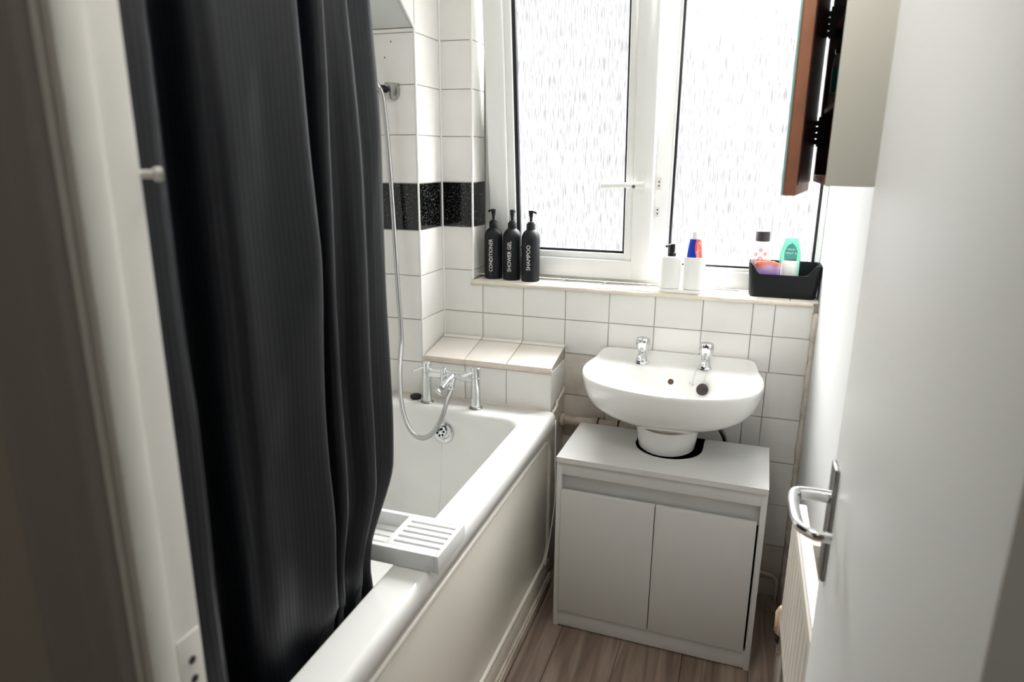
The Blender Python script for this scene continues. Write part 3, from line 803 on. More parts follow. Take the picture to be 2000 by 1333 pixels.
# plan profile of the curtain, measured along its folds
prof = [(0.196, -1.078), (0.214, -1.088), (0.222, -1.105), (0.215, -1.130), (0.206, -1.150), (0.214, -1.168), (0.234, -1.185), (0.229, -1.205), (0.210, -1.225), (0.203, -1.245), (0.214, -1.265), (0.241, -1.284), (0.230, -1.300), (0.172, -1.304), (0.140, -1.315), (0.150, -1.330), (0.202, -1.336),
        (0.244, -1.345), (0.252, -1.362), (0.240, -1.39), (0.222, -1.425), (0.214, -1.455), (0.206, -1.485), (0.178, -1.505), (0.130, -1.515), (0.122, -1.545), (0.176, -1.568), (0.204, -1.592), (0.206, -1.615), (0.190, -1.640), (0.130, -1.648), (0.120, -1.675), (0.200, -1.702), (0.222, -1.715), (0.200, -1.74), (0.15, -1.76), (0.19, -1.79), (0.20, -1.81), (0.17, -1.84), (0.16, -1.87)]
pp = smoothpath([(a, b, 0) for a, b in prof], 8)
arc = [0]
for a, b in zip(pp, pp[1:]): arc.append(arc[-1]+(b-a).length)
NZ = 90
zt, zb_ = 2.085, 0.455
bm = bmesh.new(); uvl = bm.loops.layers.uv.new('UVMap')
V = []
for j in range(NZ+1):
    f = j/NZ; z = zt+(zb_-zt)*f
    R_ = []
    for i, p_ in enumerate(pp):
        s = arc[i]/arc[-1]
        amp = 0.85+0.20*f
        x = 0.205+(p_.x-0.205)*amp
        y = p_.y
        # right edge swings with height: widest near z 0.9, pulled back lower down
        edge = math.exp(-(s*5.0)**1.5)
        y += edge*(-0.012*math.exp(-((z-2.0)/0.35)**2) + 0.004*math.sin(z*9))
        if z < 0.86:
            k_ = min(1, (0.86-z)/0.16)
            y -= edge*0.095*k_*k_*(3-2*k_); 
        if z < 0.66: y += edge*0.02*min(1, (0.66-z)/0.1)
        nz_ = (0.5-abs(noise.noise(Vector((s*8+z*0.9, z*1.1, 5.5)))))*0.022-0.008+noise.noise(Vector((s*9, z*1.7, 3.1)))*0.012+noise.noise(Vector((s*25, z*3.1, 9.1)))*0.004+noise.noise(Vector((s*4+z*2, z*5.0, 1.0)))*0.004
        x += nz_*(0.5+0.7*f)
        y += noise.noise(Vector((s*6, z*1.3, 7.7)))*0.010*(1-edge)
        # lower part tucks against the inner wall of the tub
        lim = 0.30 if z > 0.80 else (0.232 + max(0, (z-0.66))*0.48 if z > 0.66 else 0.232-(0.66-z)*0.17)
        if x > lim-0.004: x = lim-0.004-0.15*(0.004+0) 
        R_.append(bm.verts.new((x, y, z)))
    V.append(R_)
for j in range(NZ):
    for i in range(len(pp)-1):
        fc = bm.faces.new((V[j][i], V[j+1][i], V[j+1][i+1], V[j][i+1]))
        fc.smooth = True
        for lp_, (jj, ii) in zip(fc.loops, ((j, i), (j+1, i), (j+1, i+1), (j, i+1))):
            lp_[uvl].uv = (arc[ii], jj/NZ*1.6)
me = bpy.data.meshes.new('shower_curtain'); bm.to_mesh(me); bm.free()
cur = link('shower_curtain', me, curtain_m)
sm = cur.modifiers.new('thickness', 'SOLIDIFY'); sm.thickness = 0.0012
tag(cur, 'long black pinstriped shower curtain bunched beside the bath', 'curtain')
# rings
for i in range(9):
    y_ = -1.10-i*0.092
    bm = bmesh.new(); add_tube(bm, [Vector((0.16+0.024*math.cos(t), y_, 2.108+0.026*math.sin(t))) for t in (2*PI*j/20 for j in range(20))], 0.002, 6, closed=True)
    o = fin(bm, 'ring', plw_m, rod, True); o.matrix_parent_inverse = Matrix.Translation((-0.16, 1.03, -2.12))

# ------------------------------------------------------------------ bath caddy (white slatted tray across the tub)
cad = empty('bath_caddy', (0.28, -1.092, BZ), 'white wooden bath caddy with slatted soap tray on the bath rim', 'bath caddy')
ci = Matrix.Translation(-Vector(cad.location))
def cp_(o): o.parent = cad; o.matrix_parent_inverse = ci; return o
cx0, cx1, cy0, cy1, cz0, cz1 = 0.226, 0.352, -1.162, -1.022, BZ+0.001, BZ+0.040
cp_(box('end_rail', cx1-0.010, cx1, cy0, cy1, cz0, cz1, cady_m, bev=0.001))
cp_(box('cross_rail', cx0-0.004, cx0+0.010, cy0+0.012, cy1-0.012, cz0+0.012, cz1, cady_m, bev=0.001))
cp_(box('side_rail', -0.345, cx1-0.010, cy0, cy0+0.012, cz0+0.0, cz1, cady_m, bev=0.001))
cp_(box('side_rail', -0.345, cx1-0.010, cy1-0.012, cy1, cz0+0.0, cz1, cady_m, bev=0.001))
cp_(box('end_rail', -0.355, -0.345, cy0, cy1, cz0, cz1, cady_m, bev=0.001))
n_s = 6; gap = 0.0066
yy0, yy1 = cy0+0.012, cy1-0.012
w_ = (yy1-yy0+gap*0-gap*(n_s-1))/n_s
w_ = (yy1-yy0-gap*5)/6
for i in range(6):
    a = yy0+i*(w_+gap) if True else 0
    cp_(box('slat', cx0+0.010, cx1-0.010, a, a+w_, cz1-0.007, cz1-0.0005, cady_m, bev=0.0008))
for i in range(5):
    a = yy0+i*(yy1-yy0)/5
    cp_(box('slat', -0.345, cx0-0.004, a+0.002, a+(yy1-yy0)/5-0.004, cz0+0.003, cz0+0.009, cady_m, bev=0.0008))
cp_(lathe('rubber_foot', [(0.005, 0), (0.005, 0.001)], (cx1-0.018, cy0+0.02, BZ), rub_m, seg=12))

# ------------------------------------------------------------------ wash basin
bas = empty('wash_basin', (0.70, -0.19, 0.66), 'white ceramic wash basin on the tiled wall above the cabinet', 'basin')
si_ = Matrix.Translation(-Vector(bas.location))
def sp_(o): o.parent = bas; o.matrix_parent_inverse = si_; return o
CX, CY = 0.698, -0.205
ctrl = [(0.700, -0.003), (0.860, -0.003), (0.930, -0.006), (0.952, -0.035), (0.966, -0.10), (0.974, -0.175), (0.966, -0.245), (0.935, -0.315), (0.880, -0.365), (0.80, -0.398), (0.700, -0.412), (0.60, -0.398), (0.520, -0.365), (0.464, -0.315), (0.431, -0.245), (0.421, -0.175), (0.429, -0.10), (0.444, -0.035), (0.466, -0.006), (0.54, -0.003)]
ol = smoothpath([(a, b, 0) for a, b in ctrl], 12, closed=True)
NA = 120
def outline_r(t):
    # ray from centre
    dx, dy = math.cos(t), math.sin(t); best = None
    for a, b in zip(ol, ol[1:]+ol[:1]):
        ex, ey = b.x-a.x, b.y-a.y; den = dx*ey-dy*ex
        if abs(den) < 1e-12: continue
        s = ((a.x-CX)*ey-(a.y-CY)*ex)/den; w = ((a.x-CX)*dy-(a.y-CY)*dx)/den
        if s > 0 and -1e-6 <= w <= 1+1e-6: best = s if best is None else max(best, s)
    return best
TH = [2*PI*i/NA for i in range(NA)]
OR = [outline_r(t) for t in TH]
BCX, BCY, BA, BB = 0.692, -0.232, 0.218, 0.140
def bowl_r(t, s=1.0):
    # distance from (CX,CY) to ellipse s*(BA,BB) around bowl centre
    dx, dy = math.cos(t), math.sin(t); ax, ay = CX-BCX, CY-BCY
    A_ = (dx/(BA*s))**2+(dy/(BB*s))**2; B_ = 2*(ax*dx/(BA*s)**2+ay*dy/(BB*s)**2); C_ = (ax/(BA*s))**2+(ay/(BB*s))**2-1
    D_ = B_*B_-4*A_*C_
    return (-B_+math.sqrt(max(D_, 0)))/(2*A_)
RZ = 0.830
def lift(x, y):   # raised upstand at the back and slightly at the sides
    t = max(0, min(1, (y+0.075)/0.062)); return 0.020*t*t*(3-2*t)
def ring_out(s, z, dy=0.0, keepback=True):
    R_ = []
    for t, r in zip(TH, OR):
        x = CX+math.cos(t)*r*s; y = CY+dy+math.sin(t)*r*s
        if keepback and math.sin(t) > 0: y = max(y, min(-0.003, CY+math.sin(t)*r) * 1.0) if False else min(-0.003, CY+math.sin(t)*r*(s if s > 0.9 else s))
        R_.append(Vector((x, y, z+ (lift(x, y) if s > 0.93 and z > RZ-0.03 else 0))))
    return R_
rings = []
rings.append(ring_out(0.30, 0.665)); rings.append(ring_out(0.36, 0.667))
for s, z in ((0.42, 0.676), (0.52, 0.688), (0.66, 0.703), (0.80, 0.721), (0.90, 0.742), (0.955, 0.765), (0.982, 0.791), (0.995, 0.812), (1.0, 0.822)):
    rings.append(ring_out(s, z))
rings.append(ring_out(0.996, 0.829)); rings.append(ring_out(0.985, RZ+0.0025)); rings.append(ring_out(0.965, RZ+0.002)); rings.append(ring_out(0.94, RZ-0.001))
r_in = []
for t, r in zip(TH, OR):
    ro = r*0.94; ri = bowl_r(t, 1.05)
    r_in.append((ro, min(ri, ro-0.006)))
for f_, dz in ((0.35, -0.003), (0.7, -0.005)):
    rings.append([Vector((CX+math.cos(t)*(a+(b-a)*f_), CY+math.sin(t)*(a+(b-a)*f_), RZ+dz+lift(0, CY+math.sin(t)*(a+(b-a)*f_)))) for t, (a, b) in zip(TH, r_in)])
rings.append([Vector((CX+math.cos(t)*b, CY+math.sin(t)*b, RZ-0.006)) for t, (a, b) in zip(TH, r_in)])
def bring(s, z):
    return [Vector((CX+math.cos(t)*min(bowl_r(t, s), rr[1]), CY+math.sin(t)*min(bowl_r(t, s), rr[1]), z)) for t, rr in zip(TH, r_in)]
# below the rim the ellipses stay big enough to contain the centre
for s, z in ((1.02, RZ-0.010), (0.98, RZ-0.020), (0.93, RZ-0.038), (0.87, RZ-0.058), (0.79, RZ-0.078), (0.68, RZ-0.096), (0.54, RZ-0.110), (0.40, RZ-0.118), (0.27, RZ-0.122)):
    rings.append(bring(s, z))
bm = bmesh.new(); add_loft(bm, rings)
basin_bowl = sp_(fin(bm, 'bowl', cer_m, smooth=True))
# cowl (semi pedestal) running down into the cabinet
rings = []
for z, w_, dfront in ((0.688, 0.098, 0.118), (0.676, 0.100, 0.119), (0.66, 0.098, 0.117), (0.64, 0.095, 0.114), (0.60, 0.088, 0.108), (0.56, 0.076, 0.096), (0.48, 0.062, 0.078), (0.42, 0.058, 0.072)):
    R_ = []
    for i in range(41):
        t = PI+PI*i/40
        R_.append(Vector((0.700+w_*math.cos(t), -0.185+dfront*math.sin(t), z)))
    R_ += [Vector((0.700+w_, -0.012, z)), Vector((0.700, -0.012, z)), Vector((0.700-w_, -0.012, z))]
    rings.append(R_)
bm = bmesh.new(); add_loft(bm, rings)
sp_(fin(bm, 'cowl', cer_m, smooth=True, angle=60))
bm = bmesh.new()
add_tube(bm, [Vector((0.700+0.100*math.cos(t), -0.185+0.119*math.sin(t), 0.679)) for t in (PI+0.15+(PI-0.3)*i/30 for i in range(31))], 0.003, 6)
sp_(fin(bm, 'seam', mat('old_seam', (150, 138, 124), 0.7), smooth=True))
# sealant at the wall
bm = bmesh.new(); pts = [(x_, -0.003, RZ+0.020+random.uniform(-.0015, .0015)) for x_ in [0.462+i*0.016 for i in range(30)]]
add_tube(bm, pts, [random.uniform(.002, .0045) for _ in pts], 6)
sp_(fin(bm, 'sealant_bead', seal_m, smooth=True))

# surface lookup for things lying in the bowl
from mathutils.bvhtree import BVHTree
me_ = basin_bowl.data
bvh = BVHTree.FromPolygons([basin_bowl.matrix_local @ v.co if False else v.co for v in me_.vertices], [p_.vertices[:] for p_ in me_.polygons])
def drop(x, y):
    h = bvh.ray_cast(Vector((x, y, 1.2)), Vector((0, 0, -1))); return h[0], h[1]

pt, nn = drop(0.693, -0.1065)
if nn.z < 0: nn = -nn
sp_(lathe('overflow_hole', [(0.0085, -0.001), (0.0095, 0.0006), (0.001, 0.0012)], pt, brown_m, seg=24, axis=nn))

def basin_tap(x, label):
    t = empty('basin_tap', (x, -0.070, drop(x, -0.070)[0].z+0.001), label, 'tap')
    lathe('tap_body', [(0.0225, 0), (0.0225, 0.003), (0.019, 0.006), (0.0155, 0.022), (0.0135, 0.030), (0.0125, 0.036), (0.0145, 0.038)], (0, 0, 0), chrome_m, t, seg=32)
    bm = bmesh.new()
    pts = smoothpath([(0, -0.004, 0.020), (-0.002, -0.026, 0.026), (-0.003, -0.044, 0.024), (-0.004, -0.054, 0.015)], 5)
    add_tube(bm, pts, [0.012-0.0035*i/len(pts) for i in range(len(pts))], 16)
    fin(bm, 'spout', chrome_m, t, True, angle=50)
    lathe('outlet', [(0.0072, 0), (0.0072, 0.002), (0.005, 0.002)], (-0.0045, -0.0565, 0.0125), rub_m, t, seg=16, axis=(-0.05, -0.55, -0.8))
    # fluted head
    bm = bmesh.new(); rings = []
    for z, r in ((0.036, 0.012), (0.042, 0.0165), (0.052, 0.0205), (0.066, 0.0225), (0.078, 0.0225), (0.083, 0.0205), (0.0845, 0.016), (0.083, 0.010)):
        rings.append([Vector((r*(1+0.055*math.cos(6*a) if z < 0.08 else 1)*math.cos(a), r*(1+0.055*math.cos(6*a) if z < 0.08 else 1)*math.sin(a), z)) for a in (2*PI*i/48 for i in range(48))])
    add_loft(bm, rings)
    fin(bm, 'tap_head', chrome_m, t, True, angle=50)
    return t
basin_tap(0.592, 'left chrome basin tap with fluted head, no chain')
basin_tap(0.794, 'right chrome basin tap with fluted head and plug chain at its base')

# plug on ball chain, draped from the right tap
def chain(name, ctrl_, label, r=0.0013):
    path_ = smoothpath(ctrl_, 12); acc_ = [path_[0]]; cur_ = path_[0]
    for p_ in path_[1:]:
        sg = (p_-cur_).length
        while sg >= 0.0032:
            cur_ = cur_+(p_-cur_)*(0.0032/sg); acc_.append(cur_.copy()); sg = (p_-cur_).length
    bm = bmesh.new()
    for p_ in acc_: add_lathe(bm, [(0.0004, -r), (r*.8, -r*.55), (r, 0), (r*.8, r*.55), (0.0004, r)], p_, 6)
    add_tube(bm, path_, r*0.45, 5)
    return tag(fin(bm, name, chrome_m, smooth=True), label, 'chain')
def on(x, y, h=0.0022):
    p_, n_ = drop(x, y); return p_+(n_ if n_.z > 0 else -n_)*h
PLG = (0.798, -0.131)
chain('plug_chain', [on(0.808, -0.088), on(0.806, -0.096), on(0.803, -0.104), on(0.799, -0.113), on(0.797, -0.121, 0.004), on(0.797, -0.128, 0.012)], 'ball chain from the right basin tap to the grey plug')
chain('spare_chain', [on(0.773, -0.080), on(0.771, -0.090), on(0.769, -0.098), on(0.765, -0.106), on(0.762, -0.111)], 'loose end of ball chain with a ring left of the grey plug')
pt, nn = drop(*PLG)
if nn.z < 0: nn = -nn
nn = (nn+Vector((0, -0.15, 0.1))).normalized()
pl_ = empty('basin_plug', pt+nn*0.006, 'round dark grey rubber plug resting on the basin slope', 'plug')
lathe('stopper', [(0.016, -0.004), (0.0185, 0.002), (0.0195, 0.006), (0.018, 0.008), (0.015, 0.0085), (0.013, 0.007), (0.006, 0.007), (0.005, 0.009), (0.001, 0.009)], (0, 0, 0), mat('grey_rubber', (62, 56, 56), 0.5, var=0.4, vscale=60), pl_, seg=32, axis=nn)
rg = on(0.760, -0.114, 0.005)
bm = bmesh.new(); add_tube(bm, [rg+Vector((0.006*math.cos(t), 0.002*math.sin(t)-0.0, 0.007*math.sin(t))) for t in (2*PI*i/20 for i in range(20))], 0.0016, 8, closed=True)
tag(fin(bm, 'chain_ring', chrome_m, smooth=True), 'small split ring at the loose end of the basin chain', 'ring')

# ------------------------------------------------------------------ under basin cabinet
RC = math.radians(-1.2)
van = empty('vanity_cabinet', (0.395, -0.402, 0), 'white two door under basin cabinet with cut out top', 'cabinet', rotz=RC)
VW, VD, VH = 0.610, 0.300, 0.600
T = 0.016
def vb(nm, x0, x1, y0, y1, z0, z1, m=van_m, bev=0.0008): return box(nm, x0, x1, y0, y1, z0, z1, m, van, bev=bev)
vb('side_panel', 0, T, 0.004, VD, 0, VH-T)
vb('side_panel', VW-T, VW, 0.004, VD, 0, VH-T)
# top with round cut-out open to the back
cxv, cyv, rv = 0.310, 0.206, 0.104
poly = [(0, -0.004), (VW, -0.004), (VW, VD), (cxv+rv, VD)]
poly += [(cxv+rv*math.cos(t), cyv+rv*math.sin(t)) for t in (-PI*i/40 for i in range(0, 41))]
poly += [(cxv-rv, VD), (0, VD)]
bm = bmesh.new(); add_prism(bm, poly, VH-T, VH)
bmesh.ops.triangulate(bm, faces=[f for f in bm.faces if len(f.verts) > 4])
fin(bm, 'top', van_m, van)
vb('fascia', T, VW-T, 0.004, 0.020, VH-T-0.042, VH-T)
vb('recess_panel', T, VW-T, 0.028, 0.040, 0.470, VH-T-0.030)
vb('plinth', T, VW-T, 0.006, 0.022, 0.004, 0.064)
zt_, zb2 = 0.492, 0.066
vb('door', T+0.002, 0.304, -0.004, 0.012, zb2, zt_, vand_m, 0.0012)
vb('door', 0.3065, VW-T-0.006, -0.004, 0.012, zb2, zt_, vand_m, 0.0012)
vb('carcass_back', T, VW-T, 0.05, 0.06, 0.03, 0.46, dark_m)

# waste pipe and valve along the wall behind the cabinet
pp_ = empty('waste_pipe', (0.40, -0.045, 0.575), 'old painted waste pipe running along tiles left of the cabinet', 'pipe')
pi_ = Matrix.Translation(-Vector(pp_.location))
def pq(o): o.parent = pp_; o.matrix_parent_inverse = pi_; return o
pq(tube('pipe', [(0.316, -0.045, 0.578), (0.592, -0.045, 0.578)], 0.017, pipe_m, seg=20))
pq(lathe('collar', [(0.021, 0), (0.021, 0.014), (0.018, 0.016)], (0.314, -0.045, 0.578), pipe_m, seg=20, axis=(1, 0, 0)))
pq(lathe('joint', [(0.0195, 0), (0.0195, 0.018)], (0.428, -0.045, 0.580), pipe_m, seg=6, axis=(1, 0, 0)))
pq(lathe('joint', [(0.0195, 0), (0.0195, 0.020)], (0.498, -0.045, 0.580), pipe_m, seg=20, axis=(1, 0, 0)))
pq(lathe('rubber_ring', [(0.020, 0), (0.020, 0.004)], (0.448, -0.045, 0.580), rub_m, seg=20, axis=(1, 0, 0)))
pq(lathe('rubber_ring', [(0.020, 0), (0.020, 0.005)], (0.519, -0.045, 0.580), rub_m, seg=20, axis=(1, 0, 0)))
sup = empty('supply_pipe', (0.85, -0.03, 0.60), 'thin flexible supply pipe dropping from the basin to its right', 'pipe')
tube('pipe', [(-0.012, -0.07, 0.075), (0.0, -0.055, 0.045), (0.022, -0.04, 0.0), (0.04, -0.03, -0.06)], 0.0075, steel_m, sup, seg=12)
lathe('nut', [(0.010, 0), (0.010, 0.014)], (-0.004, -0.06, 0.062), rub_m, sup, seg=6, axis=(0.3, 0.2, -0.8))
# cable dangling beside the bath end
cb = smoothpath([(0.333, -0.188, 0.63), (0.336, -0.20, 0.60), (0.339, -0.205, 0.5), (0.343, -0.21, 0.35), (0.336, -0.24, 0.22), (0.334, -0.29, 0.14)], 10)
bm = bmesh.new(); add_tube(bm, cb, 0.0022, 6)
tag(fin(bm, 'cable', plw_m, smooth=True), 'thin white cable hanging between the bath end and the cabinet', 'cable')
bm = bmesh.new()
pts = [Vector((0.322-0.004*random.random(), -0.182+0.155*i/16, 0.648+0.052*(i/16)+random.uniform(-.004, .004))) for i in range(17)]
add_tube(bm, pts, [random.uniform(.003, .006) for _ in pts], 6)
lp(fin(bm, 'sealant_bead', seal_m, smooth=True))

# ------------------------------------------------------------------ bottles on the sill
def pump_bottle(x, y, word, label, tw, yaw, hy=0):
    t = empty('pump_bottle', (x, y, ZS), label, 'bottle', 'black pump bottles on the window sill', rotz=yaw)
    R_ = 0.0325; H = 0.190
    lathe('body', [(R_-0.003, 0), (R_, 0.003), (R_, 0.150), (R_-0.001, 0.160), (R_-0.005, 0.170), (R_-0.012, 0.178), (0.015, 0.182), (0.014, 0.186)], (0, 0, 0), blk_m, t, seg=48)
    lathe('collar', [(0.0150, 0.181), (0.0155, 0.183), (0.0155, 0.201), (0.0145, 0.203), (0.0115, 0.2035), (0.0115, 0.208), (0.0080, 0.209), (0.0050, 0.209)], (0, 0, 0), blk_m, t, seg=36)
    bm = bmesh.new()
    add_lathe(bm, [(0.0048, 0.206), (0.0050, 0.222), (0.0072, 0.230), (0.0082, 0.244), (0.0080, 0.2475), (0.002, 0.248)], (0, 0, 0), 20)
    pts = smoothpath([(0, 0, 0.2415), (0.0, 0.010, 0.2425), (0.0, 0.016, 0.2415), (0.0, 0.021, 0.238)], 4)
    pts = [Vector((p_.y*math.cos(hy), p_.y*math.sin(hy), p_.z)) for p_ in pts]
    add_tube(bm, pts, 0.0038, 10)
    fin(bm, 'pump_head', blk_m, t, True, angle=50)
    me = text_mesh(word, 0.0195, 0.0003)
    xs_ = [v.co.x for v in me.vertices]; L0 = max(xs_)-min(xs_)
    k_ = tw/L0
    for v in me.vertices:
        along = v.co.x*k_; a = (v.co.y)/R_; off = R_+0.0004+v.co.z
        ang_ = -PI/2 - (a) - 0.22
        v.co = Vector((off*math.cos(ang_), off*math.sin(ang_), 0.086+along))
    link('lettering', me, print_m, t)
    return t
pump_bottle(0.022, 0.052, 'CONDITIONER', 'black pump bottle lettered CONDITIONER, first from the left on the sill', 0.116, 0.28, 2.6)
pump_bottle(0.094, 0.048, 'SHOWER GEL', 'black pump bottle lettered SHOWER GEL, middle of three on the sill', 0.108, 0.26, 1.2)
pump_bottle(0.166, 0.040, 'SHAMPOO', 'black pump bottle lettered SHAMPOO, beside the window glass', 0.088, 0.30, -0.5)

# white soap dispenser + tumbler set
ds = empty('dispenser_set', (0.694, 0.022, ZS), 'white soap dispenser and tumbler joined on one base, on the sill', 'soap dispenser')
bm = bmesh.new(); rings = [rrect(-0.074+i, 0.074-i, -0.030+i, 0.030-i, 0.028-i, z, 8) for i, z in ((0.002, 0), (0, 0.002), (0, 0.009), (0.002, 0.011))]
add_loft(bm, rings); fin(bm, 'base', plw_m, ds, True, angle=40)
def cup(cx, top_open):
    bm = bmesh.new()
    rr = lambda e, z, f=1.0: [Vector((cx+p_.x, p_.y, z)) for p_ in rrect(-0.0345+e, 0.0345-e, -0.028+e, 0.028-e, 0.024-e*0.5, z, 8)]
    if top_open:
        rings = [rr(0.002, 0.012), rr(0.001, 0.014), rr(0, 0.116), rr(0.0005, 0.1175), rr(0.0025, 0.1175), rr(0.003, 0.115), rr(0.004, 0.02)]
    else:
        rings = [rr(0.002, 0.012), rr(0.001, 0.014), rr(0, 0.112), rr(0.001, 0.115), rr(0.004, 0.1165)]
    add_loft(bm, rings); return bm
fin(cup(-0.0375, False), 'dispenser_body', plw_m, ds, True, angle=40)
fin(cup(0.0375, True), 'tumbler', plw_m, ds, True, angle=40)
bm = bmesh.new()
add_lathe(bm, [(0.0135, 0.1165), (0.0135, 0.127), (0.0125, 0.128), (0.0095, 0.1285), (0.0095, 0.136), (0.0095, 0.150), (0.0085, 0.156), (0.001, 0.157)], (-0.037, 0, 0), 28)
add_tube(bm, smoothpath([(-0.037, 0, 0.151), (-0.046, -0.014, 0.153), (-0.053, -0.026, 0.150)], 4), 0.0042, 10)
fin(bm, 'pump', blk_m, ds, True, angle=50)
# toothpaste tube, cap up, standing in the tumbler
tp = empty('toothpaste_tube', (0.729, 0.022, ZS+0.02), 'blue and red toothpaste tube with white cap standing in the tumbler', 'toothpaste')
tpm = mat('toothpaste_print', (30, 62, 190), 0.25)
n, l = ng(tpm); b = n['Principled BSDF']
tcn = n.new('ShaderNodeTexCoord'); s_ = n.new('ShaderNodeSeparateXYZ'); l.new(tcn.outputs['Object'], s_.inputs[0])
# curved boundary between blue and red
m1 = n.new('ShaderNodeMath'); m1.operation = 'SUBTRACT'; l.new(s_.outputs['Z'], m1.inputs[0]); m1.inputs[1].default_value = 0.130
m2 = n.new('ShaderNodeMath'); m2.operation = 'POWER'; m2.inputs[1].default_value = 2; ab = n.new('ShaderNodeMath'); ab.operation = 'ABSOLUTE'; l.new(m1.outputs[0], ab.inputs[0]); l.new(ab.outputs[0], m2.inputs[0])
m3 = n.new('ShaderNodeMath'); m3.operation = 'MULTIPLY_ADD'; m3.inputs[1].default_value = 6.0; m3.inputs[2].default_value = 0.0005; l.new(m2.outputs[0], m3.inputs[0])
m4 = n.new('ShaderNodeMath'); m4.operation = 'GREATER_THAN'; l.new(s_.outputs['X'], m4.inputs[0]); l.new(m3.outputs[0], m4.inputs[1])
mxx = n.new('ShaderNodeMix'); mxx.data_type = 'RGBA'; mxx.inputs[6].default_value = lin((20, 55, 185)); mxx.inputs[7].default_value = lin((236, 92, 78))
l.new(m4.outputs[0], mxx.inputs[0]); l.new(mxx.outputs[2], b.inputs['Base Color'])
bm = bmesh.new(); rings = []
for z, w_, d_ in ((0.004, 0.026, 0.003), (0.04, 0.026, 0.010), (0.095, 0.0245, 0.015), (0.135, 0.0205, 0.0165), (0.152, 0.018, 0.016), (0.155, 0.0165, 0.015)):
    rings.append([Vector((w_*math.cos(a), d_*math.sin(a), z)) for a in (2*PI*i/32 for i in range(32))])
add_loft(bm, rings); fin(bm, 'tube_body', tpm, tp, True, angle=50)
lathe('cap', [(0.012, 0.155), (0.0115, 0.158), (0.0095, 0.176), (0.009, 0.178), (0.001, 0.178)], (0, 0, 0), plw_m, tp, seg=28)
me = text_mesh('Colgate', 0.021, 0.0003)
for v in me.vertices:
    X_, Y_ = v.co.x*1.0, v.co.y
    # vertical wording on the front right of the tube; reads downwards from the cap
    xx = 0.0115+Y_*0.62; zz_ = 0.106-X_*-1.0*(1)
    w2 = 0.0235; d2 = 0.0150
    yy = -d2*math.sqrt(max(0, 1-(xx/w2)**2)) - 0.0012 - v.co.z
    v.co = Vector((xx, yy, 0.116-X_*0.95))
# rotate glyphs so their tops face left: mirror handled by swapping sign of Y_
link('lettering', me, print_m, tp)

# black storage basket
bk = empty('storage_basket', (1.006, 0.064, ZS), 'black plastic basket with dipped front holding toiletries on the sill', 'basket')
def bring2(e, z, grow):
    return rrect(-0.100-grow+e, 0.100+grow-e, -0.046-grow*0.4+e, 0.046+grow*0.2-e, 0.018, z, 8)
def ztop2(p_):
    # wall top height varies: low dip along the front
    if p_.y > -0.02: return 0.108
    t = max(0, min(1, (0.092-abs(p_.x+0.004))/0.030)); t = t*t*(3-2*t)
    return 0.108-0.034*t*min(1, max(0, (-p_.y-0.02)/0.015))
bm = bmesh.new()
R1 = bring2(0.004, 0, 0); R2 = bring2(0, 0.006, 0)
n_ = len(R1)
# subdivide long sides
def subd(R_):
    o_ = []
    for i in range(len(R_)):
        a, b_ = R_[i], R_[(i+1) % len(R_)]; L_ = (b_-a).length; k_ = max(1, int(L_/0.006))
        for j in range(k_): o_.append(a.lerp(b_, j/k_))
    return o_
base_ = bring2(0.0, 0.0, 0.0); cnt = []
for i in range(len(base_)):
    a, b_ = base_[i], base_[(i+1) % len(base_)]; cnt.append(max(1, int((b_-a).length/0.006)))
def subn(R_):
    o_ = []
    for i in range(len(R_)):
        a, b_ = R_[i], R_[(i+1) % len(R_)]
        for j in range(cnt[i]): o_.append(a.lerp(b_, j/cnt[i]))
    return o_
ringsb = [subn(bring2(0.004, 0.0, 0.0)), subn(bring2(0.0, 0.005, 0.0))]
for f_ in (0.25, 0.5, 0.75, 0.96, 1.0):
    g_ = subn(bring2(0.0 if f_ < 1 else 0.0004, 0, 0.008*f_)); ref = subn(bring2(0, 0, 0))
    ringsb.append([Vector((p_.x, p_.y, 0.005+(ztop2(q_)-0.005)*f_)) for p_, q_ in zip(g_, ref)])
for f_ in (1.0, 0.96, 0.5, 0.04):
    g_ = subn(bring2(0.0022, 0, 0.008*f_)); ref = subn(bring2(0, 0, 0))
    ringsb.append([Vector((p_.x, p_.y, 0.005+(ztop2(q_)-0.005)*f_ + (0.001 if f_ == 0.04 else 0))) for p_, q_ in zip(g_, ref)])
add_loft(bm, ringsb)
bo_ = fin(bm, 'storage_box', blk_m, bk, True, angle=50)

# things in the basket
def on_basket(x, y): return (x, y, ZS+0.006)
b1 = empty('mouthwash_bottle', on_basket(0.934, 0.076), 'clear bottle with black cap and pink flower print in the basket', 'bottle')
lathe('body', [(0.026, 0), (0.030, 0.004), (0.031, 0.10), (0.031, 0.13), (0.027, 0.148), (0.019, 0.160), (0.017, 0.166), (0.017, 0.172)], (0, 0, 0), clear_m, b1, seg=40)
lathe('cap', [(0.0215, 0.166), (0.022, 0.168), (0.0215, 0.196), (0.0195, 0.198), (0.001, 0.198)], (0, 0, 0), mat('charcoal_cap', (52, 48, 50), 0.5), b1, seg=36)
bm = bmesh.new()
for (aa, zz_, rr_) in ((-0.55, 0.100, .008), (-0.1, 0.112, .009), (0.35, 0.100, .008), (-0.1, 0.140, .006), (-0.6, 0.125, .007), (0.35, 0.128, .006), (-0.3, 0.088, .008), (0.15, 0.086, .008)):
    for q_ in range(12):
        t = 2*PI*q_/12
        a_ = -PI/2+aa+rr_*0.6*math.cos(t)/0.031; z_ = zz_+rr_*0.6*math.sin(t)
        c_ = Vector((0.0313*math.cos(a_), 0.0313*math.sin(a_), z_)); ax_ = Vector((math.cos(a_), math.sin(a_), 0))
        add_lathe(bm, [(0.0019, 0), (0.0014, 0.0004)], c_, 8, ax_)
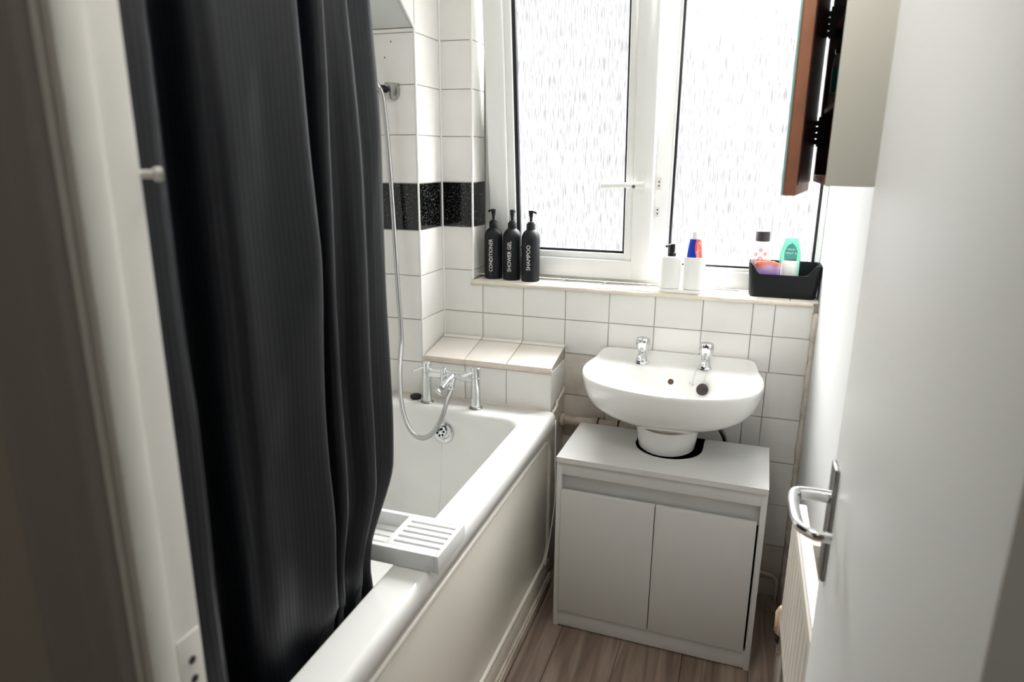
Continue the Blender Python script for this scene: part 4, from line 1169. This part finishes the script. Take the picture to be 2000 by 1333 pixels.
fin(bm, 'flower_print', pinkflower_m, b1)
b2 = empty('mint_pack', on_basket(1.022, 0.084), 'green mint toiletry pack with pointed top in the basket', 'bottle')
bm = bmesh.new()
poly = [(-0.026, 0.0), (0.026, 0.0), (0.027, 0.128), (0.020, 0.150), (0.017, 0.172), (-0.015, 0.172), (-0.021, 0.150), (-0.028, 0.128)]
add_prism(bm, poly, -0.012, 0.012, Matrix.Rotation(PI/2, 4, 'X'))
bmesh.ops.bevel(bm, geom=[e_ for e_ in bm.edges], offset=0.004, segments=2, affect='EDGES')
fin(bm, 'pack_body', mint_m, b2, True, angle=40)
bm = bmesh.new(); add_prism(bm, [(-0.018, 0.085), (0.018, 0.085), (0.019, 0.138), (0.010, 0.156), (0.0, 0.164), (-0.010, 0.156), (-0.019, 0.138)], 0.0123, 0.0130, Matrix.Rotation(PI/2, 4, 'X'))
fin(bm, 'pack_front', mat('teal_print', (58, 150, 140), 0.4), b2)
bm = bmesh.new(); add_prism(bm, [(-0.012, 0.085), (0.018, 0.085), (0.018, 0.112), (-0.012, 0.112)], 0.0131, 0.0136, Matrix.Rotation(PI/2, 4, 'X'))
fin(bm, 'picture', mat('chocolate_print', (110, 84, 64), 0.5), b2)
for word, z_, s in (('FRESH', 0.143, 0.0088), ('MINT &', 0.131, 0.0105), ('TEA TREE', 0.119, 0.0070)):
    if word == 'TEA TREE': continue
    me = text_mesh(word, s, 0.0002)
    for v in me.vertices: v.co = Vector((v.co.x, -0.0136-v.co.z, z_+v.co.y))
    link('lettering', me, print_m, b2)
b3 = empty('purple_packet', on_basket(0.955, 0.044), 'crumpled purple and orange packet at the left of the basket', 'packet')
pkm = mat('purple_packet_print', (190, 165, 215), 0.3)
n, l = ng(pkm); b = n['Principled BSDF']
tcn = n.new('ShaderNodeTexCoord'); nz = n.new('ShaderNodeTexNoise'); nz.inputs['Scale'].default_value = 22; nz.inputs['Detail'].default_value = 3
l.new(tcn.outputs['Object'], nz.inputs['Vector'])
s_ = n.new('ShaderNodeSeparateXYZ'); l.new(tcn.outputs['Object'], s_.inputs[0])
ma = n.new('ShaderNodeMath'); ma.operation = 'MULTIPLY_ADD'; ma.inputs[1].default_value = 9.0; ma.inputs[2].default_value = -0.50
l.new(s_.outputs['Z'], ma.inputs[0]); ad = n.new('ShaderNodeMath'); ad.operation = 'ADD'; l.new(ma.outputs[0], ad.inputs[0]); l.new(nz.outputs['Fac'], ad.inputs[1])
cr = n.new('ShaderNodeValToRGB'); es = cr.color_ramp.elements
es[0].position = 0.55; es[0].color = lin((170, 140, 205)); es[1].position = 1.0; es[1].color = lin((226, 120, 80)); x_ = es.new(0.8); x_.color = lin((196, 165, 205))
l.new(ad.outputs[0], cr.inputs[0]); l.new(cr.outputs[0], b.inputs['Base Color'])
bm = bmesh.new()
g_ = bmesh.ops.create_grid(bm, x_segments=24, y_segments=24, size=1.0)
bmesh.ops.create_grid(bm, x_segments=24, y_segments=24, size=1.0)
bm.free(); bm = bmesh.new()
rings = []
for j in range(13):
    f_ = j/12; z_ = 0.004+0.102*f_
    th_ = 0.013*(1-0.6*f_*f_)
    R_ = []
    for i in range(40):
        a = 2*PI*i/40
        x_ = 0.041*(abs(math.cos(a))**0.6)*(1 if math.cos(a) > 0 else -1); y_ = th_*math.sin(a)
        wob = noise.noise(Vector((x_*40, f_*5, a)))*0.006
        R_.append(Vector((x_*(1-0.06*f_), y_+wob-0.010*f_, z_-0.10*max(0, x_)*f_+noise.noise(Vector((x_*30, 2, 3)))*0.008*f_)))
    rings.append(R_)
add_loft(bm, rings); fin(bm, 'packet_film', pkm, b3, True)
b4 = empty('white_tube', on_basket(1.022, 0.046), 'white and pale green squeeze tube leaning in the middle of the basket', 'tube')
tum = mat('pale_tube_print', (226, 230, 226), 0.4)
n, l = ng(tum); b = n['Principled BSDF']
tcn = n.new('ShaderNodeTexCoord'); s_ = n.new('ShaderNodeSeparateXYZ'); l.new(tcn.outputs['Object'], s_.inputs[0])
mr_ = n.new('ShaderNodeMapRange'); mr_.inputs[1].default_value = 0.012; mr_.inputs[2].default_value = 0.022; l.new(s_.outputs['X'], mr_.inputs[0])
mxx = n.new('ShaderNodeMix'); mxx.data_type = 'RGBA'; mxx.inputs[6].default_value = lin((226, 229, 224)); mxx.inputs[7].default_value = lin((150, 206, 190)); l.new(mr_.outputs[0], mxx.inputs[0]); l.new(mxx.outputs[2], b.inputs['Base Color'])
bm = bmesh.new(); rings = []
for z, w_, d_ in ((0.0, 0.022, 0.014), (0.05, 0.026, 0.014), (0.085, 0.027, 0.012), (0.106, 0.0255, 0.006), (0.110, 0.025, 0.002)):
    rings.append([Vector((w_*math.cos(a), d_*math.sin(a), z)) for a in (2*PI*i/32 for i in range(32))])
add_loft(bm, rings); fin(bm, 'tube_body', tum, b4, True, angle=50)

# ------------------------------------------------------------------ mirror cabinet on the right wall
KX, KY0, KY1, KZ0, KZ1 = 0.985, -1.130, -0.905, 1.442, 2.02
mc = empty('mirror_cabinet', (1.05, -1.02, KZ0), 'small wall cabinet with its mirrored door ajar beside the window', 'cabinet')
ki = Matrix.Translation(-Vector(mc.location))
def kp(o): o.parent = mc; o.matrix_parent_inverse = ki; return o
kp(box('side_panel', KX, XW-0.001, KY0, KY0+0.004, KZ0-0.001, KZ1, cabside_m, bev=0.001))
kp(box('lining', KX+0.002, XW-0.004, KY0+0.004, KY0+0.014, KZ0+0.012, KZ1-0.012, woodd_m))
kp(box('side_panel', KX, XW-0.001, KY1-0.012, KY1, KZ0, KZ1, woodd_m, bev=0.001))
kp(box('bottom', KX, XW-0.001, KY0+0.004, KY1-0.012, KZ0, KZ0+0.012, wood_m, bev=0.001))
kp(box('top', KX, XW-0.001, KY0+0.004, KY1-0.012, KZ1-0.012, KZ1, woodd_m, bev=0.001))
kp(box('back_panel', XW-0.005, XW-0.001, KY0+0.004, KY1-0.012, KZ0+0.012, KZ1-0.012, woodd_m))
kp(box('shelf', KX+0.006, XW-0.005, KY0+0.014, KY1-0.012, 1.690, 1.698, wood_m))
kp(box('shelf', KX+0.004, XW-0.005, KY0+0.014, KY1-0.012, 1.556, 1.563, wood_m))
# door: hinge on far edge, ajar
kd = bpy.data.objects.new('door', None); COL.objects.link(kd); kp(kd)
kd.location = Vector((KX-0.006, KY1-0.002, KZ0-0.016))
kd.rotation_euler = (0, 0, math.radians(-8.5))
DWd = 0.226
box('door_panel', -0.018, 0.0, -DWd, 0.0, 0, KZ1-KZ0+0.02, wood_m, kd, bev=0.001)
box('inner_face', 0.0, 0.0015, -DWd+0.008, -0.002, 0.016, KZ1-KZ0+0.01, woodd_m, kd)
box('mirror', -0.021, -0.018, -DWd-0.001, 0.0, 0.001, KZ1-KZ0+0.019, mir_m, kd)
box('mirror_edge', -0.0211, -0.0179, -DWd-0.002, -DWd-0.001, 0.001, KZ1-KZ0+0.019, mire_m, kd)
for hz_ in (1.505, 1.680):
    h_ = empty('h', (0, 0, 0), 'x', 'x'); bpy.data.objects.remove(h_)
    bm = bmesh.new()
    for q_ in range(4): add_lathe(bm, [(0.0052, 0), (0.0052, 0.0085)], (KX-0.005, KY1-0.006, hz_+q_*0.0105), 12)
    add_box(bm, KX-0.003, KX+0.016, KY1-0.0145, KY1-0.0125, hz_-0.004, hz_+0.046)
    add_box(bm, KX-0.028, KX-0.006, KY1-0.020, KY1-0.016, hz_-0.004, hz_+0.046)
    kp(fin(bm, 'hinge', rub_m, smooth=True, angle=30))
# glass jar inside
j_ = empty('glass_jar', (1.013, -0.944, 1.5635), 'glass jar with teal label standing inside the wall cabinet', 'jar')
lathe('jar_body', [(0.019, 0), (0.021, 0.003), (0.021, 0.078), (0.018, 0.086)], (0, 0, 0), clear_m, j_, seg=32)
lathe('jar_label', [(0.0213, 0.025), (0.0213, 0.064)], (0, 0, 0), mat('teal_label', (30, 120, 125), 0.4), j_, seg=32)
lathe('rim', [(0.018, 0.084), (0.020, 0.086), (0.020, 0.092), (0.017, 0.093)], (0, 0, 0), chrome_m, j_, seg=32)

# ------------------------------------------------------------------ radiator
RX0, RX1, RY0, RY1, RZ0, RZ1 = 1.040, 1.064, -1.245, -0.728, 0.405, 0.722
rad = empty('radiator', (1.052, -0.98, RZ0), 'cream panel radiator on the right wall behind the open door', 'radiator')
ri_ = Matrix.Translation(-Vector(rad.location))
def rq(o): o.parent = rad; o.matrix_parent_inverse = ri_; return o
bm = bmesh.new()
# corrugated face: y profile of ribs, swept in z
ys_ = []; yv = RY0+0.012
prof_ = [(RX0+0.004, RY0), (RX0, RY0+0.006)]
nR = 11; rw = (RY1-RY0-0.024)/nR
for i in range(nR):
    y_ = RY0+0.012+i*rw
    prof_ += [(RX0+0.004, y_+rw*0.12), (RX0+0.004, y_+rw*0.38), (RX0, y_+rw*0.5), (RX0, y_+rw*0.95)]
prof_ += [(RX0, RY1-0.006), (RX0+0.004, RY1)]
full = prof_+[(RX1, RY1), (RX1, RY0)]
flat = [(RX0 if 0 < i < len(prof_)-1 else RX0+0.004, p_[1]) for i, p_ in enumerate(prof_)]+[(RX1, RY1), (RX1, RY0)]
inn = [(RX0+0.006 if i < len(prof_) else RX1-0.002, p_[1]) for i, p_ in enumerate(flat)]
R_ = lambda pr, z: [Vector((a, b_, z)) for a, b_ in pr]
add_loft(bm, [R_(inn, RZ0), R_(flat, RZ0+0.008), R_(flat, RZ0+0.030), R_(full, RZ0+0.042), R_(full, RZ1-0.046), R_(flat, RZ1-0.034), R_(flat, RZ1-0.008), R_(inn, RZ1)])
rq(fin(bm, 'panel', rad_m, smooth=True, angle=25))
bm = bmesh.new()
add_box(bm, RX0+0.003, RX1+0.002, RY0+0.004, RY1-0.002, RZ1-0.004, RZ1+0.004, 0.003)
rq(fin(bm, 'top_edge', mat('chipped_enamel', (238, 236, 230), 0.3, var=0.7, vscale=45, rgb2=(176, 168, 156), bump=0.5, bscale=120), smooth=True, angle=40))
rq(box('bracket', RX1, XW, -0.86, -0.84, 0.62, 0.70, rad_m)); rq(box('bracket', RX1, XW, -1.16, -1.14, 0.62, 0.70, rad_m))
# valve and pipe tail at the far end
rv_ = empty('radiator_valve', (1.056, -0.655, 0.0), 'ribbed cream radiator valve head low between radiator and back wall', 'valve')
lathe('head', [(0.013, 0.325), (0.016, 0.33), (0.0175, 0.385), (0.016, 0.396), (0.012, 0.402), (0.001, 0.402)], (0, 0, 0), mat('cream_plastic', (222, 196, 170), 0.4, var=0.3), rv_, seg=24)
bm = bmesh.new()
for i in range(12):
    t = 2*PI*i/12; add_tube(bm, [(0.0172*math.cos(t), 0.0172*math.sin(t), 0.332), (0.0182*math.cos(t), 0.0182*math.sin(t), 0.386)], 0.0022, 6)
fin(bm, 'ribs', mat('cream_plastic', (222, 196, 170), 0.4), rv_, True)
lathe('collar', [(0.013, 0.302), (0.016, 0.308), (0.016, 0.322), (0.014, 0.326)], (0, 0, 0), rub_m, rv_, seg=24)
tube('tail', [(0, 0, 0.302), (0, 0, 0.20), (0, 0, 0.001)], 0.009, chrome_m, rv_, seg=16)
tube('union', [(0, 0, 0.27), (0, -0.03, 0.30), (0, -0.055, 0.36), (0, -0.068, 0.42)], 0.009, chrome_m, rv_, seg=16)
# thin pipes along the foot of the back wall
fp = tube('heating_pipe', smoothpath([(0.90, -0.020, 0.105), (0.99, -0.020, 0.100), (1.05, -0.022, 0.098), (1.085, -0.028, 0.085), (1.088, -0.032, 0.02), (1.088, -0.032, 0.001)], 5), 0.0055, pipe_m, seg=10)
tag(fp, 'narrow painted pipe along the foot of the tiled wall right of the cabinet', 'pipe')
# skirting on the right wall
bm = bmesh.new()
prof_ = [(XW-0.016, 0), (XW-0.016, 0.075), (XW-0.013, 0.088), (XW-0.006, 0.096), (XW-0.001, 0.098), (XW-0.001, 0)]
add_loft(bm, [[Vector((a, y_, b_)) for a, b_ in prof_] for y_ in (YF+0.002, -0.006)])
struct(fin(bm, 'baseboard_right', trimw_m), 'worn cream skirting board along the right wall')

# ------------------------------------------------------------------ unseen lamp fittings, added above the fill lights
for nm, loc, lab in (('fill_lamp_fitting', (0.62, -1.40, ZC), 'unseen round fitting added above the bathroom fill light'), ('fill_lamp_fitting', (0.35, -3.1, ZC), 'unseen round fitting added above the hall fill light')):
    t = empty(nm, loc, lab, 'added lamp')
    lathe('base', [(0.05, 0), (0.05, -0.018), (0.04, -0.022)], (0, 0, 0), plw_m, t, seg=32)
    lathe('rose', [(0.02, -0.02), (0.018, -0.05)], (0, 0, 0), plw_m, t, seg=20)
